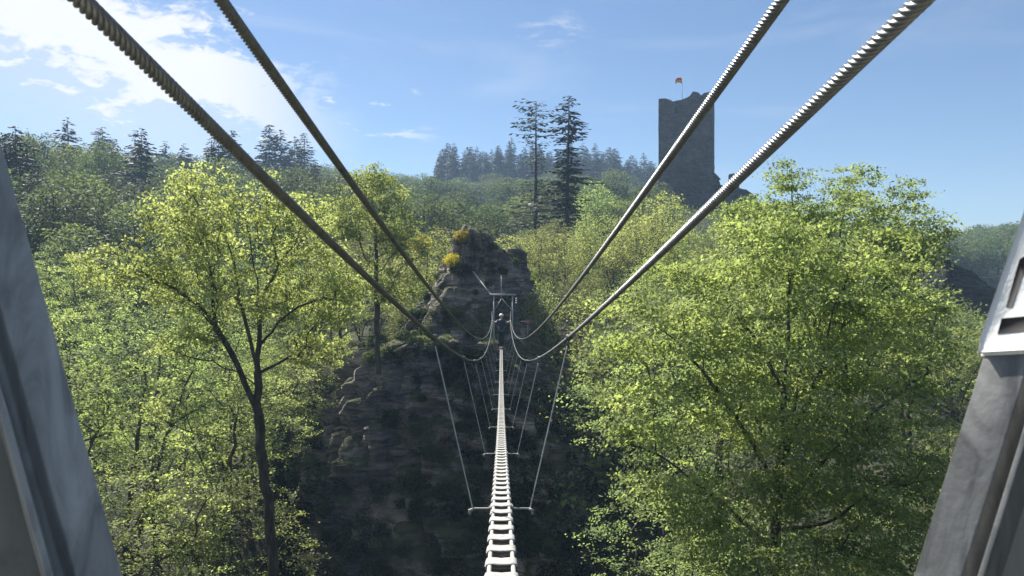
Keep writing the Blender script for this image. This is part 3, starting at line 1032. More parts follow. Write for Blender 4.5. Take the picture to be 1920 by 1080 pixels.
def proto_conifer(seed, H, rad, whorls, br, sprays, mat, dens=1.0, R0=.16, gap=.12, droop=.25, bark='far_bark', irregular=.15, size=.5, topw=.06, cut=None):
    global rng
    rng = np.random.default_rng(seed)
    m = MB()
    lean = rng.normal(0, .01, 2) * H
    m.tube([(0, 0, 0), (lean[0] * .5, lean[1] * .5, H * .5), (lean[0], lean[1], H)], [R0, R0 * .6, .02], 7)
    C_ = []; D_ = []; S_ = []
    for w in range(whorls):
        f = (w + rng.uniform(-.3, .3)) / whorls
        f0 = max(0, f)
        prof = (1 - f) ** .85 * rad * (1 - topw) + rad * topw
        for b in range(br):
            if rng.uniform() > dens: continue
            f = min(.995, max(0, f0 + rng.uniform(-1.6, 1.6) / whorls))
            z = H * (gap + (1 - gap) * f)
            prof = (1 - f) ** .85 * rad * (1 - topw) + rad * topw
            if cut is not None: prof = rad * cut(f)
            a = rng.uniform(0, 2 * PI)
            L_ = prof * rng.uniform(1 - 2 * irregular, 1 + irregular)
            if L_ < .15: L_ = .15
            k = 5
            tt = np.linspace(0, 1, k)
            x = np.cos(a) * L_ * tt; y = np.sin(a) * L_ * tt
            zz = z - droop * L_ * tt ** 1.3 + .16 * L_ * tt ** 3 + .1 * L_ * tt
            pts = np.stack([x, y, zz], -1) + np.array((lean[0] * f, lean[1] * f, 0))
            m.tube(pts, np.linspace(.035, .008, k) * (L_ / rad * .7 + .3) * (H / 14), 3, False)
            ns = max(2, int(sprays * L_ / rad))
            for s in range(ns):
                u = rng.uniform(.12, 1.0) if s else 1.0
                p = pts[0] + (pts[-1] - pts[0]) * u; p[2] = np.interp(u, tt, pts[:, 2])
                side = rng.choice((-1, 1)); sa = a + side * rng.uniform(.3, 1.1) * (u < .95)
                d = np.array((math.cos(sa), math.sin(sa), -rng.uniform(.1, .55)))
                C_.append(p); D_.append(d); S_.append(size * rng.uniform(.6, 1.2) * (.5 + .5 * L_ / rad))
    C_ = np.array(C_); D_ = np.array(D_); S_ = np.array(S_)[:, None]
    D_ /= np.linalg.norm(D_, axis=1)[:, None]
    up = np.array((0, 0, 1.0)) + rng.normal(0, .35, C_.shape)
    s = np.cross(D_, up); s /= np.linalg.norm(s, axis=1)[:, None]
    nn = np.cross(s, D_)
    m2 = len(C_)
    v = np.stack([C_ - D_ * S_ * .1, C_ + D_ * S_ * .45 + s * S_ * .26 - nn * S_ * .08, C_ + D_ * S_ * 1.05, C_ + D_ * S_ * .45 - s * S_ * .26 - nn * S_ * .08], 1).reshape(-1, 3)
    q = np.arange(m2 * 4).reshape(-1, 4)
    tint = np.clip(.5 + rng.normal(0, .25, m2), 0, 1)
    tr = m.mesh('trunk', M[bark], True)
    cr = mesh_np('crown', v, q, mat=M[mat], tint=tint)
    return tr, cr, H


def put(name, proto, loc, rz, sc, label, group=None, cat='tree', scz=None):
    o = empty(name, loc, rz)
    o.scale = (sc, sc, scz or sc)
    link('trunk', proto[0], o); link('crown', proto[1], o)
    tag(o, label, cat, group)
    return o


pr_near = [proto_broad(21, 11, 3.6, 1300, 26, .115, (.19, .19, .07), 'fresh', .19, .008, stems=2, dmin=.40, upb=.7, gaps=.05),
           proto_broad(22, 12, 3.2, 1300, 26, .12, (.19, .19, .075), 'fresh', .18, .008, stems=1, dmin=.40, upb=.65, gaps=.0),
           proto_broad(23, 10, 3.4, 1200, 26, .115, (.19, .19, .07), 'hornbeam', .19, .008, stems=3, dmin=.40, upb=.7, gaps=.0)]
pr_mid = [proto_broad(31, 9, 3.2, 800, 20, .17, (.22, .22, .14), 'oak', .13, .010, stems=1, dmin=.45, upb=.4),
          proto_broad(32, 8, 3.0, 700, 20, .17, (.22, .22, .14), 'dull', .12, .010, stems=2, dmin=.45, upb=.4),
          proto_broad(33, 9, 2.6, 700, 20, .17, (.22, .22, .14), 'fresh', .12, .010, stems=1, dmin=.45, upb=.4)]
pr_bare = [proto_broad(35, 8, 2.4, 500, 5, .13, (.2, .2, .15), 'dull', .09, .012, stems=3, dmin=.42, upb=.4)]
pr_far = [proto_broad(41, 11, 4.2, 560, 26, .36, (.42, .42, .24), 'far', .18, .03, 'far_bark', dmin=.8, step=.9, upb=.45, lobes=7),
          proto_broad(42, 10, 3.6, 500, 26, .36, (.42, .42, .24), 'far', .17, .03, 'far_bark', dmin=.8, step=.9, upb=.45, lobes=5),
          proto_broad(43, 12, 3.6, 440, 22, .34, (.38, .38, .26), 'far_fresh_shaded', .16, .03, 'far_bark', dmin=.8, step=.9, upb=.45, lobes=6),
          proto_broad(44, 11, 3.9, 420, 17, .32, (.36, .36, .26), 'far_dull_shaded', .16, .035, 'far_bark', dmin=.8, step=.9, upb=.45, lobes=6)]
pr_con = [proto_conifer(54, 15, 3.7, 30, 11, 18, 'needle', size=1.0, irregular=.3, gap=.08),
          proto_conifer(55, 15, 3.2, 28, 10, 18, 'needle', size=1.0, irregular=.4, gap=.12, dens=.85),
          proto_conifer(51, 15, 3.3, 32, 10, 17, 'needle', size=.95),
          proto_conifer(52, 14, 2.9, 32, 10, 16, 'needle', size=.75, irregular=.22),
          proto_conifer(53, 16, 2.9, 30, 9, 15, 'needle', size=.85, irregular=.25, gap=.2)]
rng = np.random.default_rng(99)

# ------------------------------------------------------------------ tree placement
placed = []


def gz(px, Y):
    return ground_z((px - 960) * Y / F, Y)


def put_at(name, proto, px, Y, label, ytop=None, sc=None, group=None, cat='tree', dz=-.3, wide=None, z=None):
    g = gz(px, Y) + dz if z is None else z
    if ytop is not None:
        zt = (540 - ytop) * Y / F
        s_ = (zt - g) / (proto[2] * 1.0)
    else:
        s_ = sc
    o = put(name, proto, ((px - 960) * Y / F, Y, g), rng.uniform(0, 6.28), min((wide or 1) * s_, 1.3 if proto in pr_near else 9), label, group, cat, scz=s_)
    placed.append(((px - 960) * Y / F, Y))
    return o


# lower left: fresh trees on the slope below
lowleft = [(620, 50, 560, 1), (675, 54, 520, 2), (590, 49, 480, 0), (545, 47, 560, 1), (560, 44, 600, 2), (640, 50, 470, 1), (580, 50, 430, 2), (520, 52, 440, 0), (70, 48, 470, 1), (150, 50, 450, 2), (240, 52, 455, 0), (330, 50, 450, 1), (420, 52, 440, 2),
           (90, 56, 430, 0), (200, 58, 430, 1), (480, 46, 540, 1), (470, 34, 680, 0), (480, 38, 620, 2), (95, 23, 560, 0), (225, 26, 545, 2), (400, 27, 600, 1), (150, 33, 520, 1), (280, 36, 505, 0), (395, 38, 520, 2), (420, 34, 640, 1),
           (520, 43, 610, 0), (60, 40, 500, 2), (300, 22, 760, 1), (430, 25, 860, 2), (40, 28, 700, 1), (160, 19, 830, 0)]
for px, Y, yt, k in lowleft:
    g = gz(px, Y); H = (540 - yt) * Y / F - g
    put_at('young_tree', pr_near[k], px, Y, 'fresh light green young tree on the slope behind and below the big left oak', ytop=yt + 15,
           group='fresh green trees on the lower left slope', wide=min(1.6, max(1.0, 9.5 / max(4, H))))

# behind the hornbeam on the right, and the thicket under it
for px, Y, yt, k in [(1330, 30, 470, 1), (1250, 36, 520, 0), (1450, 34, 440, 2), (1700, 30, 520, 2), (1790, 36, 600, 2), (1860, 42, 590, 2), (1640, 40, 430, 0),
                     (1800, 24, 760, 2), (1380, 22, 900, 1), (1560, 12.5, 960, 2), (1290, 26, 800, 0), (1340, 24, 960, 2), (1860, 20, 820, 2), (1700, 17, 860, 2)]:
    put_at('broadleaf_tree', pr_near[k], px, Y, 'mid green broadleaf tree standing in the shade behind the big hornbeam', ytop=yt + 10,
           group='trees crowded behind the big right hornbeam', wide=1.05)
# crowns between the outcrop and the castle
mids = [(960, 57, 425, 0), (1010, 60, 415, 1), (1060, 58, 420, 0), (1100, 64, 400, 2), (1150, 60, 430, 1), (1195, 56, 385, 0), (1235, 62, 345, 0), (1270, 58, 400, 2), (1180, 70, 395, 1),
        (1040, 70, 400, 1), (1120, 72, 385, 0), (1090, 50, 500, 1), (1140, 46, 520, 0), (1180, 42, 560, 2), (1120, 44, 600, 1), (1350, 60, 405, 0), (1405, 64, 400, 2), (1215, 48, 470, 2), (1260, 45, 520, 1), (1320, 50, 450, 0)]
for px, Y, yt, k in mids:
    put_at('oak_tree', pr_mid[k], px, Y, 'low yellow-green crown between the rock outcrop and the castle rock', ytop=yt + 8,
           group='low crowns between outcrop and castle', wide=1.15)
for px, Y, yt, k in [(1020, 48, 520, 2)]:
    put_at('bush', pr_mid[2], px, Y, 'bright green bush directly right of the far portal', ytop=yt, cat='bush', wide=.8)
for i, (px, Y, yt) in enumerate([(1040, 52, 470), (880, 66, 395), (845, 62, 400), (915, 68, 400)]):
    put_at('bare_tree', pr_bare[0], px, Y, ['half bare grey-twigged bush above the bright green bush', 'thin half bare tree standing behind the rock outcrop'][i > 0], ytop=yt,
           group=None if i == 0 else 'thin trees behind the outcrop', wide=1.0)
for px, Y, yt, k in [(800, 52, 415, 0), (760, 48, 560, 1), (800, 47, 590, 2), (750, 55, 450, 0), (690, 60, 430, 1), (620, 62, 440, 0)]:
    put_at('oak_tree', pr_mid[k], px, Y, 'small leafy tree between the second oak and the dark outcrop', ytop=yt, group='small trees left of the outcrop', wide=1.1)
put_at('rounded_tree', pr_mid[2], 1118, 105, 'rounded fresh green tree just right of the two tall conifers', ytop=330, wide=.95)
put_at('rounded_tree', pr_mid[2], 1155, 108, 'smaller green tree beside the rounded one, left of the castle rock', ytop=362, wide=1.1)

# the two tall conifers
c1 = proto_conifer(61, 20, 3.3, 46, 8, 15, 'dead_needle', dens=.7, R0=.26, gap=.16, droop=.12, irregular=.38, size=.55,
                   cut=lambda f: (.62 + .38 * math.sin(f * 9)) * (1.0 if f < .55 else 1) * (1.15 - f * .62) if f < .9 else .45)
c2 = proto_conifer(62, 21, 3.1, 52, 10, 24, 'needle', dens=.85, R0=.26, gap=.10, droop=.32, irregular=.32, size=.62,
                   cut=lambda f: (1.05 - f * .75) * (.8 + .25 * math.sin(f * 17)))
put_at('tall_conifer', c1, 1004, 88, 'tall sparse half-dead conifer, left one of the tall pair on the skyline', ytop=188, wide=1.2)
put_at('tall_conifer', c2, 1061, 87, 'tall dense dark spruce, right one of the tall pair on the skyline', ytop=178, wide=1.3)

# single conifers on the left hill
sky_con = [(255, 245, 165, 0), (395, 256, 185, 1), (436, 244, 180, 0), (504, 234, 190, 1), (527, 243, 194, 2), (549, 256, 196, 1), (571, 250, 188, 0)]
for i_, (px, yt, Y, k) in enumerate(sky_con):
    k = (i_ * 2 + 1) % 5
    put_at('spruce_tree', pr_con[k], px, Y, {255: 'lone dark spruce rising above the left skyline', 395: 'paler spruce just left of the spruce behind the left cable', 436: 'dark spruce crossed by the outer left cable'}.get(
        px, 'dark spruce in the close group on the skyline between the two left cables'), ytop=yt, group=None if px < 450 else 'spruces between the two left cables', wide=1.25)
for px, yt, Y, k in [(30, 236, 112, 1), (52, 262, 116, 2), (8, 250, 118, 2), (190, 352, 120, 0), (232, 350, 124, 1), (262, 335, 130, 0), (150, 385, 112, 2), (120, 300, 130, 2), (560, 330, 150, 0), (590, 300, 170, 1), (600, 330, 165, 1)]:
    put_at('spruce_tree', pr_con[(k * 2 + px) % 5], px, Y - 26, 'dark spruce standing among the broadleaf trees on the left hillside', ytop=yt, group='spruces scattered on the left hillside')
for px, yt, Y in [(815, 365, 118), (828, 395, 116), (905, 385, 125), (740, 400, 120)]:
    put_at('spruce_tree', pr_con[0], px, Y, 'short dark spruce in the middle valley left of the tall pair', ytop=yt, group='short spruces in the middle valley')


for px, Y, yt, k in [(70, 104, 262, 3), (98, 108, 278, 2), (125, 112, 292, 3), (160, 118, 285, 2), (20, 98, 250, 3), (48, 100, 240, 2)]:
    put_at('slender_tree', pr_far[k], px, Y, 'tall thin-leaved tree rising at the left edge of the skyline', ytop=yt, group='tall thin trees at the left edge', wide=.62)


def scatter(pxr, Yr, n, dmin, protos, name, label, group, cat='tree', s=(.8, 1.15), wt=None, wide=(1, 1.2), edge=1.6):
    got = 0; tries = 0
    while got < n and tries < n * 40:
        tries += 1
        Y = rng.uniform(*Yr) if edge == 1 else Yr[0] + (Yr[1] - Yr[0]) * rng.uniform() ** (1 / edge)
        px = rng.uniform(*pxr)
        x = (px - 960) * Y / F
        if any((x - a) ** 2 + (Y - b) ** 2 < dmin ** 2 for a, b in placed): continue
        k = rng.choice(len(protos), p=wt)
        put_at(name, protos[k], px, Y, label, sc=rng.uniform(*s), group=group, cat=cat, wide=rng.uniform(*wide))
        got += 1


scatter((-80, 620), (60, 105), 60, 4.2, pr_far, 'broadleaf_tree', 'hazy green broadleaf tree on the nearer part of the left hillside', 'broadleaf trees on the near left hillside', wt=[.2, .2, .3, .3], s=(.65, .95), wide=(1.15, 1.4))
scatter((-120, 650), (105, 225), 135, 4.9, pr_far + [pr_con[1]], 'forest_tree', 'hazy tree of the wood covering the upper left hillside to the skyline', 'wood on the upper left hillside', wt=[.30, .24, .17, .19, .10], s=(.8, 1.15), wide=(1.15, 1.4))
scatter((560, 1240), (84, 150), 56, 4.8, pr_far, 'broadleaf_tree', 'green broadleaf tree in the valley below the far spruce ridge', 'valley trees below the far ridge', s=(.55, .85), wt=[.3, .3, .2, .2], wide=(1.2, 1.5))
scatter((560, 1230), (150, 285), 105, 6.2, pr_far, 'broadleaf_tree', 'rounded hazy broadleaf crown on the slope under the far spruce ridge', 'rounded crowns under the far ridge', s=(.9, 1.2), wt=[.5, .4, .05, .05], wide=(1.25, 1.5))
scatter((822, 1262), (296, 345), 110, 4.4, pr_con, 'spruce_tree', 'hazy blue-green spruce in the close row along the far ridge left of the castle', 'spruce row on the far ridge', s=(.95, 1.4), edge=1)
scatter((1680, 2010), (150, 262), 105, 5.8, pr_far, 'broadleaf_tree', 'rounded green crown on the wooded hill at the far right', 'crowns on the far right hill', s=(.8, 1.1), wt=[.5, .4, .1, 0], wide=(1.25, 1.5))
for px, Y in [(1838, 256), (1880, 258), (1895, 255), (1905, 258)]:
    put_at('spruce_tree', pr_con[1], px, Y, 'tiny dark spruce on the crest of the far right hill', sc=.62, group='spruces on the far right crest')
scatter((1440, 1750), (80, 180), 18, 7, pr_far, 'broadleaf_tree', 'green crown glimpsed beyond the hornbeam and castle rock', 'trees hidden beyond the hornbeam', s=(.5, .7))

# ------------------------------------------------------------------ broom bushes, shrubs and ivy on the rock
def proto_bush(seed, r, n, per, size, mat, flat=.7, sig=.09):
    global rng
    rng = np.random.default_rng(seed)
    att = thin(ell([((0, 0, r * flat), (r, r, r * flat), 1)], n, .2), r * .16)
    att = att[att[:, 2] > .02]
    nd, pr, tp = grow(att, [np.array([(0, 0, -.15), (0, 0, .1)])], .5, .3, .03)
    V, Q, _ = tree_wood(nd, pr, .05, .006)
    st_ = mesh_np('stems', V, Q, mat=M['bark'], smooth=True)
    v, q, t = leaves(att, per, (sig, sig, sig * .8), size, .2, .5)
    return st_, mesh_np('leaves', v, q, mat=M[mat], tint=t), r


b_broom = proto_bush(71, .8, 130, 24, .14, 'broom', .75, .12)
b_green = [proto_bush(72, .8, 120, 16, .16, 'shade_leaf', .7, .12), proto_bush(73, .7, 110, 14, .14, 'shade_leaf', .6, .12), proto_bush(74, .6, 90, 12, .13, 'dull', .6, .1)]
rng = np.random.default_rng(5)


def put_bush(name, proto, loc, s_, label, group=None, rz=None, cat='bush'):
    o = empty(name, loc, rng.uniform(0, 6.28) if rz is None else rz)
    o.scale = (s_, s_, s_)
    link('stems', proto[0], o); link('leaves', proto[1], o)
    tag(o, label, cat, group)


def hit(px, py, trees=(cliff_bvh, outc_bvh, sh_bvh)):
    d = Vector(P(px, py, 1.0)).normalized(); best = None
    for t in trees:
        h = t.ray_cast(Vector((0, 0, 0)), d)
        if h[0] is not None and (best is None or h[3] < best[3]): best = h
    return best


for px, py, s_, lb in [(869, 448, .66, 'yellow flowering broom bush on the very top of the outcrop'), (851, 494, .72, 'yellow flowering broom bush lower down, where the stay rod is anchored'),
                       (790, 462, .7, 'duller yellow broom bush half hidden in leaves left of the outcrop')]:
    h = hit(px, py)
    p = h[0] if h else Vector(P(px, py, 51 if px > 800 else 44))
    if px < 800: p = Vector(P(px, py, 42.5))
    put_bush('broom_bush', b_broom, tuple(p - Vector((0, .1, .25))), s_, lb)

cnt = 0
for k in range(2600):
    if cnt >= 150: break
    px = rng.uniform(540, 1310); py = rng.uniform(470, 1080)
    h = hit(px, py)
    if not h: continue
    nz_ = h[1].z
    dark = 1 if (px > 880 or py > 880) else .35
    near_portal = abs(px - 944) < 30 and 540 < py < 680
    face = 560 < px < 860 and 690 < py < 900
    pr_ = .04 if face else (.10 if near_portal else .55)
    if nz_ > .35: pr_ += .3
    if py < 680 and px < 900: pr_ = .75
    if rng.uniform() > pr_: continue
    g = b_green[int(rng.choice(3, p=[.45, .4, .15]))]
    up = py < 690
    low = py > 880
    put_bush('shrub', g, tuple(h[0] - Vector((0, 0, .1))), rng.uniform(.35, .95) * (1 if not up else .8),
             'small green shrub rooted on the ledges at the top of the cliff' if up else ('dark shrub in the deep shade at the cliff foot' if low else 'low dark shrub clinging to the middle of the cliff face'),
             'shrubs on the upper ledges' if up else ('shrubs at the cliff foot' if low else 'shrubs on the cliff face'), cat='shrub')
    cnt += 1

for k in range(30):
    px, py = rng.uniform(815, 965), rng.uniform(440, 520)
    h = hit(px, py)
    if h and (h[1].z > .15 or rng.uniform() < .25):
        put_bush('shrub', b_green[int(rng.choice(3, p=[.4, .2, .4]))], tuple(h[0] - Vector((0, -.2, .2))), rng.uniform(.3, .7),
                 'small green tuft growing on the crest of the outcrop', 'tufts on the outcrop crest', cat='shrub')
for k in range(44):
    if k % 3: px, py = rng.uniform(650, 905), rng.uniform(622, 668)
    else: px, py = rng.uniform(975, 1110), rng.uniform(625, 720)
    h = hit(px, py)
    if h:
        put_bush('shrub', b_green[int(rng.choice(3, p=[.35, .25, .4]))], tuple(h[0] - Vector((0, -.4, .15))), rng.uniform(.4, .85),
                 'small green shrub rooted on the ledges at the top of the cliff', 'shrubs on the upper ledges', cat='shrub')

for k in range(60):
    px = rng.uniform(500, 1330); Y = rng.uniform(20, 34)
    x = (px - 960) * Y / F
    put_bush('shrub', b_green[int(rng.choice(3, p=[.5, .3, .2]))], (x, Y, ground_z(x, Y) - .1), rng.uniform(.9, 2.0),
             'dark leafy shrub on the gorge floor below the bridge', 'shrubs on the gorge floor', cat='shrub')

# ivy and grass hanging over the rock as one countless cover
def cover():
    pts = []; nr = []
    for k in range(26000):
        px = rng.uniform(500, 1400); py = rng.uniform(440, 1090)
        face = 560 < px < 870 and 680 < py < 900
        nn = noise.fractal(Vector((px * .011, py * .014, 2.0)), 1, 2, 4)
        if face and nn < .55: continue
        if nn < .06: continue
        h = hit(px, py)
        if h: pts.append(np.array(h[0]) + np.array(h[1]) * .05); nr.append(h[1])
    pts = np.array(pts)
    v, q, t = leaves(pts, 7, (.13, .13, .13), .13, .35, .5)
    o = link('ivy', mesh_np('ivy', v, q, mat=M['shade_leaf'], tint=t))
    tag(o, 'dark ivy and grass tufts covering parts of the cliff', 'ivy', kind='stuff')


cover()


def undergrowth():
    """low greenery over the slopes, nobody could count it"""
    pts = []
    for k in range(30000):
        Y = 4 + 130 * rng.uniform() ** 1.4; px = rng.uniform(-200, 2150) if k % 3 else rng.uniform(-1100, 2900)
        x = (px - 960) * Y / F
        pts.append((x, Y, ground_z(x, Y) + .15))
    pts = np.array(pts)
    nr_ = pts[:, 1] < 38
    v, q, t = leaves(pts[nr_], 3, (.5, .5, .15), .22, .4, .45)
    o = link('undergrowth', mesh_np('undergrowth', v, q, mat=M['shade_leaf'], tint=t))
    tag(o, 'low dark green undergrowth on the near gorge slopes', 'undergrowth', kind='stuff')
    fp_ = pts[~nr_]
    fp_ = np.vstack([fp_, fp_ + rng.normal(0, 1, fp_.shape) * (1.2, 1.2, .25)])
    fp_ = fp_[np.array([not (-14 < p[0] < 12 and p[1] < 58) for p in fp_])]
    cl_ = np.array([1.2 * max(0, noise.fractal(Vector((p[0] * .22, p[1] * .22, 0)), 1, 2, 3)) for p in fp_])
    fp_[:, 2] += cl_ + .2
    v, q, t = leaves(fp_, 7, (.5, .5, .3), .36, .4, .45)
    o = link('thicket', mesh_np('thicket', v, q, mat=M['far_fresh_shaded'], tint=t))
    tag(o, 'green thicket covering the slopes beyond the cliff', 'thicket', kind='stuff')


undergrowth()

# ------------------------------------------------------------------ dark ridge on the right
rr = [(487, 1756, 1768), (496, 1752, 1790), (506, 1748, 1822), (518, 1745, 1834), (532, 1740, 1848), (540, 1735, 1866), (570, 1725, 1890), (640, 1700, 1930), (760, 1680, 1980)]
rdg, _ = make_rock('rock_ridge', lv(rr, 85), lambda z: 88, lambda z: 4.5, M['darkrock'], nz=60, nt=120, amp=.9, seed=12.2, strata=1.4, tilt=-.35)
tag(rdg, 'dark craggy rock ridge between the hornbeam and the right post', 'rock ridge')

# ------------------------------------------------------------------ castle
YT = 150.0
KT = YT / F


def stone_mat(name, dark, mid, light):
    m, nt, out = new_mat(name)
    L = nt.links.new
    tc = nt.nodes.new('ShaderNodeTexCoord')
    n0 = N(nt, 'TexNoise', Scale=.5, Detail=6.0, Roughness=.7); L(tc.outputs['Object'], n0.inputs['Vector'])
    mp = N(nt, 'Mapping'); mp.inputs['Scale'].default_value = (1.6, 1.6, 3.2); L(tc.outputs['Object'], mp.inputs[0])
    vo = N(nt, 'TexVoronoi', Scale=1.0, Randomness=.85); L(mp.outputs[0], vo.inputs['Vector'])
    ve = N(nt, 'TexVoronoi', Scale=1.0, Randomness=.85, _feature='DISTANCE_TO_EDGE'); L(mp.outputs[0], ve.inputs['Vector'])
    sx = N(nt, 'SeparateColor'); L(vo.outputs['Color'], sx.inputs[0])
    ad = N(nt, 'Math', _operation='MULTIPLY_ADD'); ad.inputs[1].default_value = .3; L(sx.outputs[0], ad.inputs[0]); L(n0.outputs[0], ad.inputs[2])
    col = ramp(nt, ad.outputs[0], [(.42, dark), (.62, mid), (.85, light)])
    b = N(nt, 'BsdfPrincipled', Roughness=.92); L(col, b.inputs['Base Color'])
    er = ramp(nt, ve.outputs['Distance'], [(0, (0, 0, 0)), (.08, (1, 1, 1))])
    bp = N(nt, 'Bump', Strength=.9, Distance=.12); L(er, bp.inputs['Height']); L(bp.outputs[0], b.inputs['Normal'])
    L(b.outputs[0], out.inputs[0])
    return m


M['stone'] = stone_mat('tower_stone', (.022, .021, .021), (.05, .046, .042), (.105, .093, .08))
M['hole'] = rough_mat('dark_inside', [(.01, .01, .01), (.02, .02, .02)], 3, .95, .1, 5)
tower = empty('castle_tower', (tuple(P(1288, 336, YT + 4.6))), R(-17))
tag(tower, 'ruined square stone castle keep with a broken top on its rock', 'castle tower')
HW, HD, TH = 5.35, 4.6, 1.3
TB = -5.0
topx = np.array([-50, -36, -30, -9, 7, 14, 24, 29, 34, 47, 51]) * KT
topz = (336 - np.array([190, 190, 197, 195.5, 190, 180.5, 184, 190, 185.5, 184, 187])) * KT * 1.02


def build_tower():
    def ring(hw, hd, nx, ny):
        pts = []
        for i in range(nx): pts.append((-hw + 2 * hw * i / nx, -hd, 0))
        for i in range(ny): pts.append((hw, -hd + 2 * hd * i / ny, 1))
        for i in range(nx): pts.append((hw - 2 * hw * i / nx, hd, 2))
        for i in range(ny): pts.append((-hw, hd - 2 * hd * i / ny, 3))
        return pts
    nx, ny, nz = 42, 36, 56
    out_ = ring(HW, HD, nx, ny); inn = ring(HW - TH, HD - TH, nx, ny)

    def top(x, y, s):
        if s == 0 or y < -HD + .1: z = np.interp(x, topx, topz)
        elif s == 1: z = topz[-1] - .25 * (1 + math.sin(y * 1.9)) * .6
        elif s == 3: z = topz[0] - .9 * abs(math.sin(y * .8))
        else: z = topz[0] - 1.6 + .7 * math.sin(x * 1.3) + (1.6 if x > 2.6 else 0)
        return float(z) + .16 * noise.noise(Vector((x * 2.2, y * 2.2, 0)))
    V = []; Q = []; n = len(out_)
    for k in range(nz + 1):
        for (x, y, s) in out_:
            tz = top(x, y, s); z = TB + (tz - TB) * k / nz
            p = Vector((x, y, z)); bt = 1 + max(0, (1.5 - z)) * .006
            off = .07 * noise.fractal(p * .9, 1, 2, 4) + .10 * noise.noise(p * .25)
            # a scar at the foot of the front
            nn = Vector((1 if s == 1 else (-1 if s == 3 else 0), -1 if s == 0 else (1 if s == 2 else 0), 0))
            if s == 0: off -= .45 * max(0, 1 - ((x + .3) / 2.6) ** 2 - ((z - 1.2) / 1.6) ** 2)
            V.append((x * bt + nn.x * off, y * bt + nn.y * off, z))
    slits = [(-1.75, (336 - 210) * KT, .17, .75), (4.15, (336 - 277) * KT, .17, 1.0)]
    holes = []
    for k in range(nz):
        for j in range(n):
            a = k * n + j; b = k * n + (j + 1) % n
            q = (a, b, b + n, a + n)
            c = np.mean([V[i] for i in q], axis=0)
            if out_[j][2] == 0 and any(abs(c[0] - sx) < w and abs(c[2] - sz) < h for sx, sz, w, h in slits):
                holes.append(q); continue
            Q.append(q)
    base = len(V)
    for k in (0, 1):
        for (x, y, s), (x0, y0, s0) in zip(inn, out_):
            tz = top(x0, y0, s0) - .1
            V.append((x, y, tz if k == 0 else TB))
    for j in range(n):
        a = nz * n + j; b = nz * n + (j + 1) % n; c = base + (j + 1) % n; d = base + j
        Q.append((a, b, c, d)); Q.append((d, c, c + n, d + n))
    link('wall', mesh_np('wall', np.array(V), Q, mat=M['stone']), tower)
    for sx, sz, w, h in slits:
        m = MB(); y0 = -HD + .02
        x0, x1, z0, z1 = sx - .26, sx + .26, sz - h - .2, sz + h + .2
        v = [(x, y, z) for y in (y0 + .12, y0 + .9) for z in (z0, z1) for x in (x0, x1)]
        m.add(v, [(4, 5, 7, 6), (0, 1, 5, 4), (2, 6, 7, 3), (0, 4, 6, 2), (1, 3, 7, 5)])
        m.build('window_slit', M['hole'], tower)


build_tower()
fp = empty('flagpole', tuple(P(1279, 198, YT + 2.5)))
tag(fp, 'thin pole on the tower top flying a small red and yellow flag', 'flagpole')
m = MB(); m.tube([(0, 0, -.5), (0, 0, 56 * KT)], [.07, .045], 6); m.ball((0, 0, 56 * KT), .09, 6, 4); m.build('pole', M['portal'], fp)


def flag_band(a, b, mat):
    nx = 12; V = []
    for i in range(nx + 1):
        u = i / nx
        for w in (a, b):
            V.append((-1.45 * u + .06 * math.sin(u * 7), .22 * math.sin(u * 6.5 + w), 54.5 * KT - w * 1.25 * (1 - .35 * u) - .55 * u * u))
    q = [(2 * i, 2 * i + 1, 2 * i + 3, 2 * i + 2) for i in range(nx)]
    o = link('flag_stripe', mesh_np('flag_stripe', np.array(V), q, mat=mat, smooth=True), flag)
    sm = o.modifiers.new('s', 'SOLIDIFY'); sm.thickness = .015
    return o


redc = leaf_mat('flag_red', (.65, .10, .03), (.7, .12, .035), (.75, .14, .04), .35, tcol=(1, 1, 1))
yelc = leaf_mat('flag_yellow', (.8, .38, .03), (.8, .4, .03), (.85, .45, .04), .35, tcol=(1, 1, 1))
flag = empty('flag', (0, 0, 0)); flag.parent = fp
flag_band(0, .5, redc); flag_band(.5, 1.0, yelc)

cr = [(322, 1250, 1325), (330, 1238, 1345), (340, 1238, 1355), (349, 1240, 1366), (354, 1242, 1405), (366, 1245, 1424), (400, 1246, 1445), (470, 1235, 1490)]
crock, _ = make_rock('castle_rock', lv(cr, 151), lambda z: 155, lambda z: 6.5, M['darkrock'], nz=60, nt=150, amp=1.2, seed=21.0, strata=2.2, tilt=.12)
tag(crock, 'dark bulging crag that carries the ruined castle keep', 'crag')
rw = empty('ruined_wall', tuple(P(1376, 356, 150)), R(-15))
tag(rw, 'short broken wall stump on the crag right of the keep', 'ruined wall')
V = []; nx, nz = 10, 9
for sd in (-.5, .5):
    for k in range(nz + 1):
        for i in range(nx + 1):
            u = i / nx; hh = (3.2 - 1.3 * max(0, u - .62) / .38 - .35 * max(0, .15 - u) / .15) + .25 * noise.noise(Vector((u * 6, 1, 0)))
            x = (u - .5) * 2.1 + .08 * noise.noise(Vector((k, i, 4.))); V.append((x, sd + .07 * noise.noise(Vector((i, k, sd))), -.8 + (hh + .8) * k / nz))
n1 = (nx + 1) * (nz + 1); Q = []
for k in range(nz):
    for i in range(nx):
        a = k * (nx + 1) + i
        Q.append((a, a + 1, a + nx + 2, a + nx + 1)); Q.append((n1 + a + 1, n1 + a, n1 + a + nx + 1, n1 + a + nx + 2))
for k in range(nz):
    a = k * (nx + 1); Q.append((a, a + nx + 1, n1 + a + nx + 1, n1 + a)); a += nx; Q.append((a + nx + 1, a, n1 + a, n1 + a + nx + 1))
for i in range(nx):
    a = nz * (nx + 1) + i; Q.append((a, a + 1, n1 + a + 1, n1 + a))
link('wall', mesh_np('wall', np.array(V), Q, mat=M['stone']), rw)

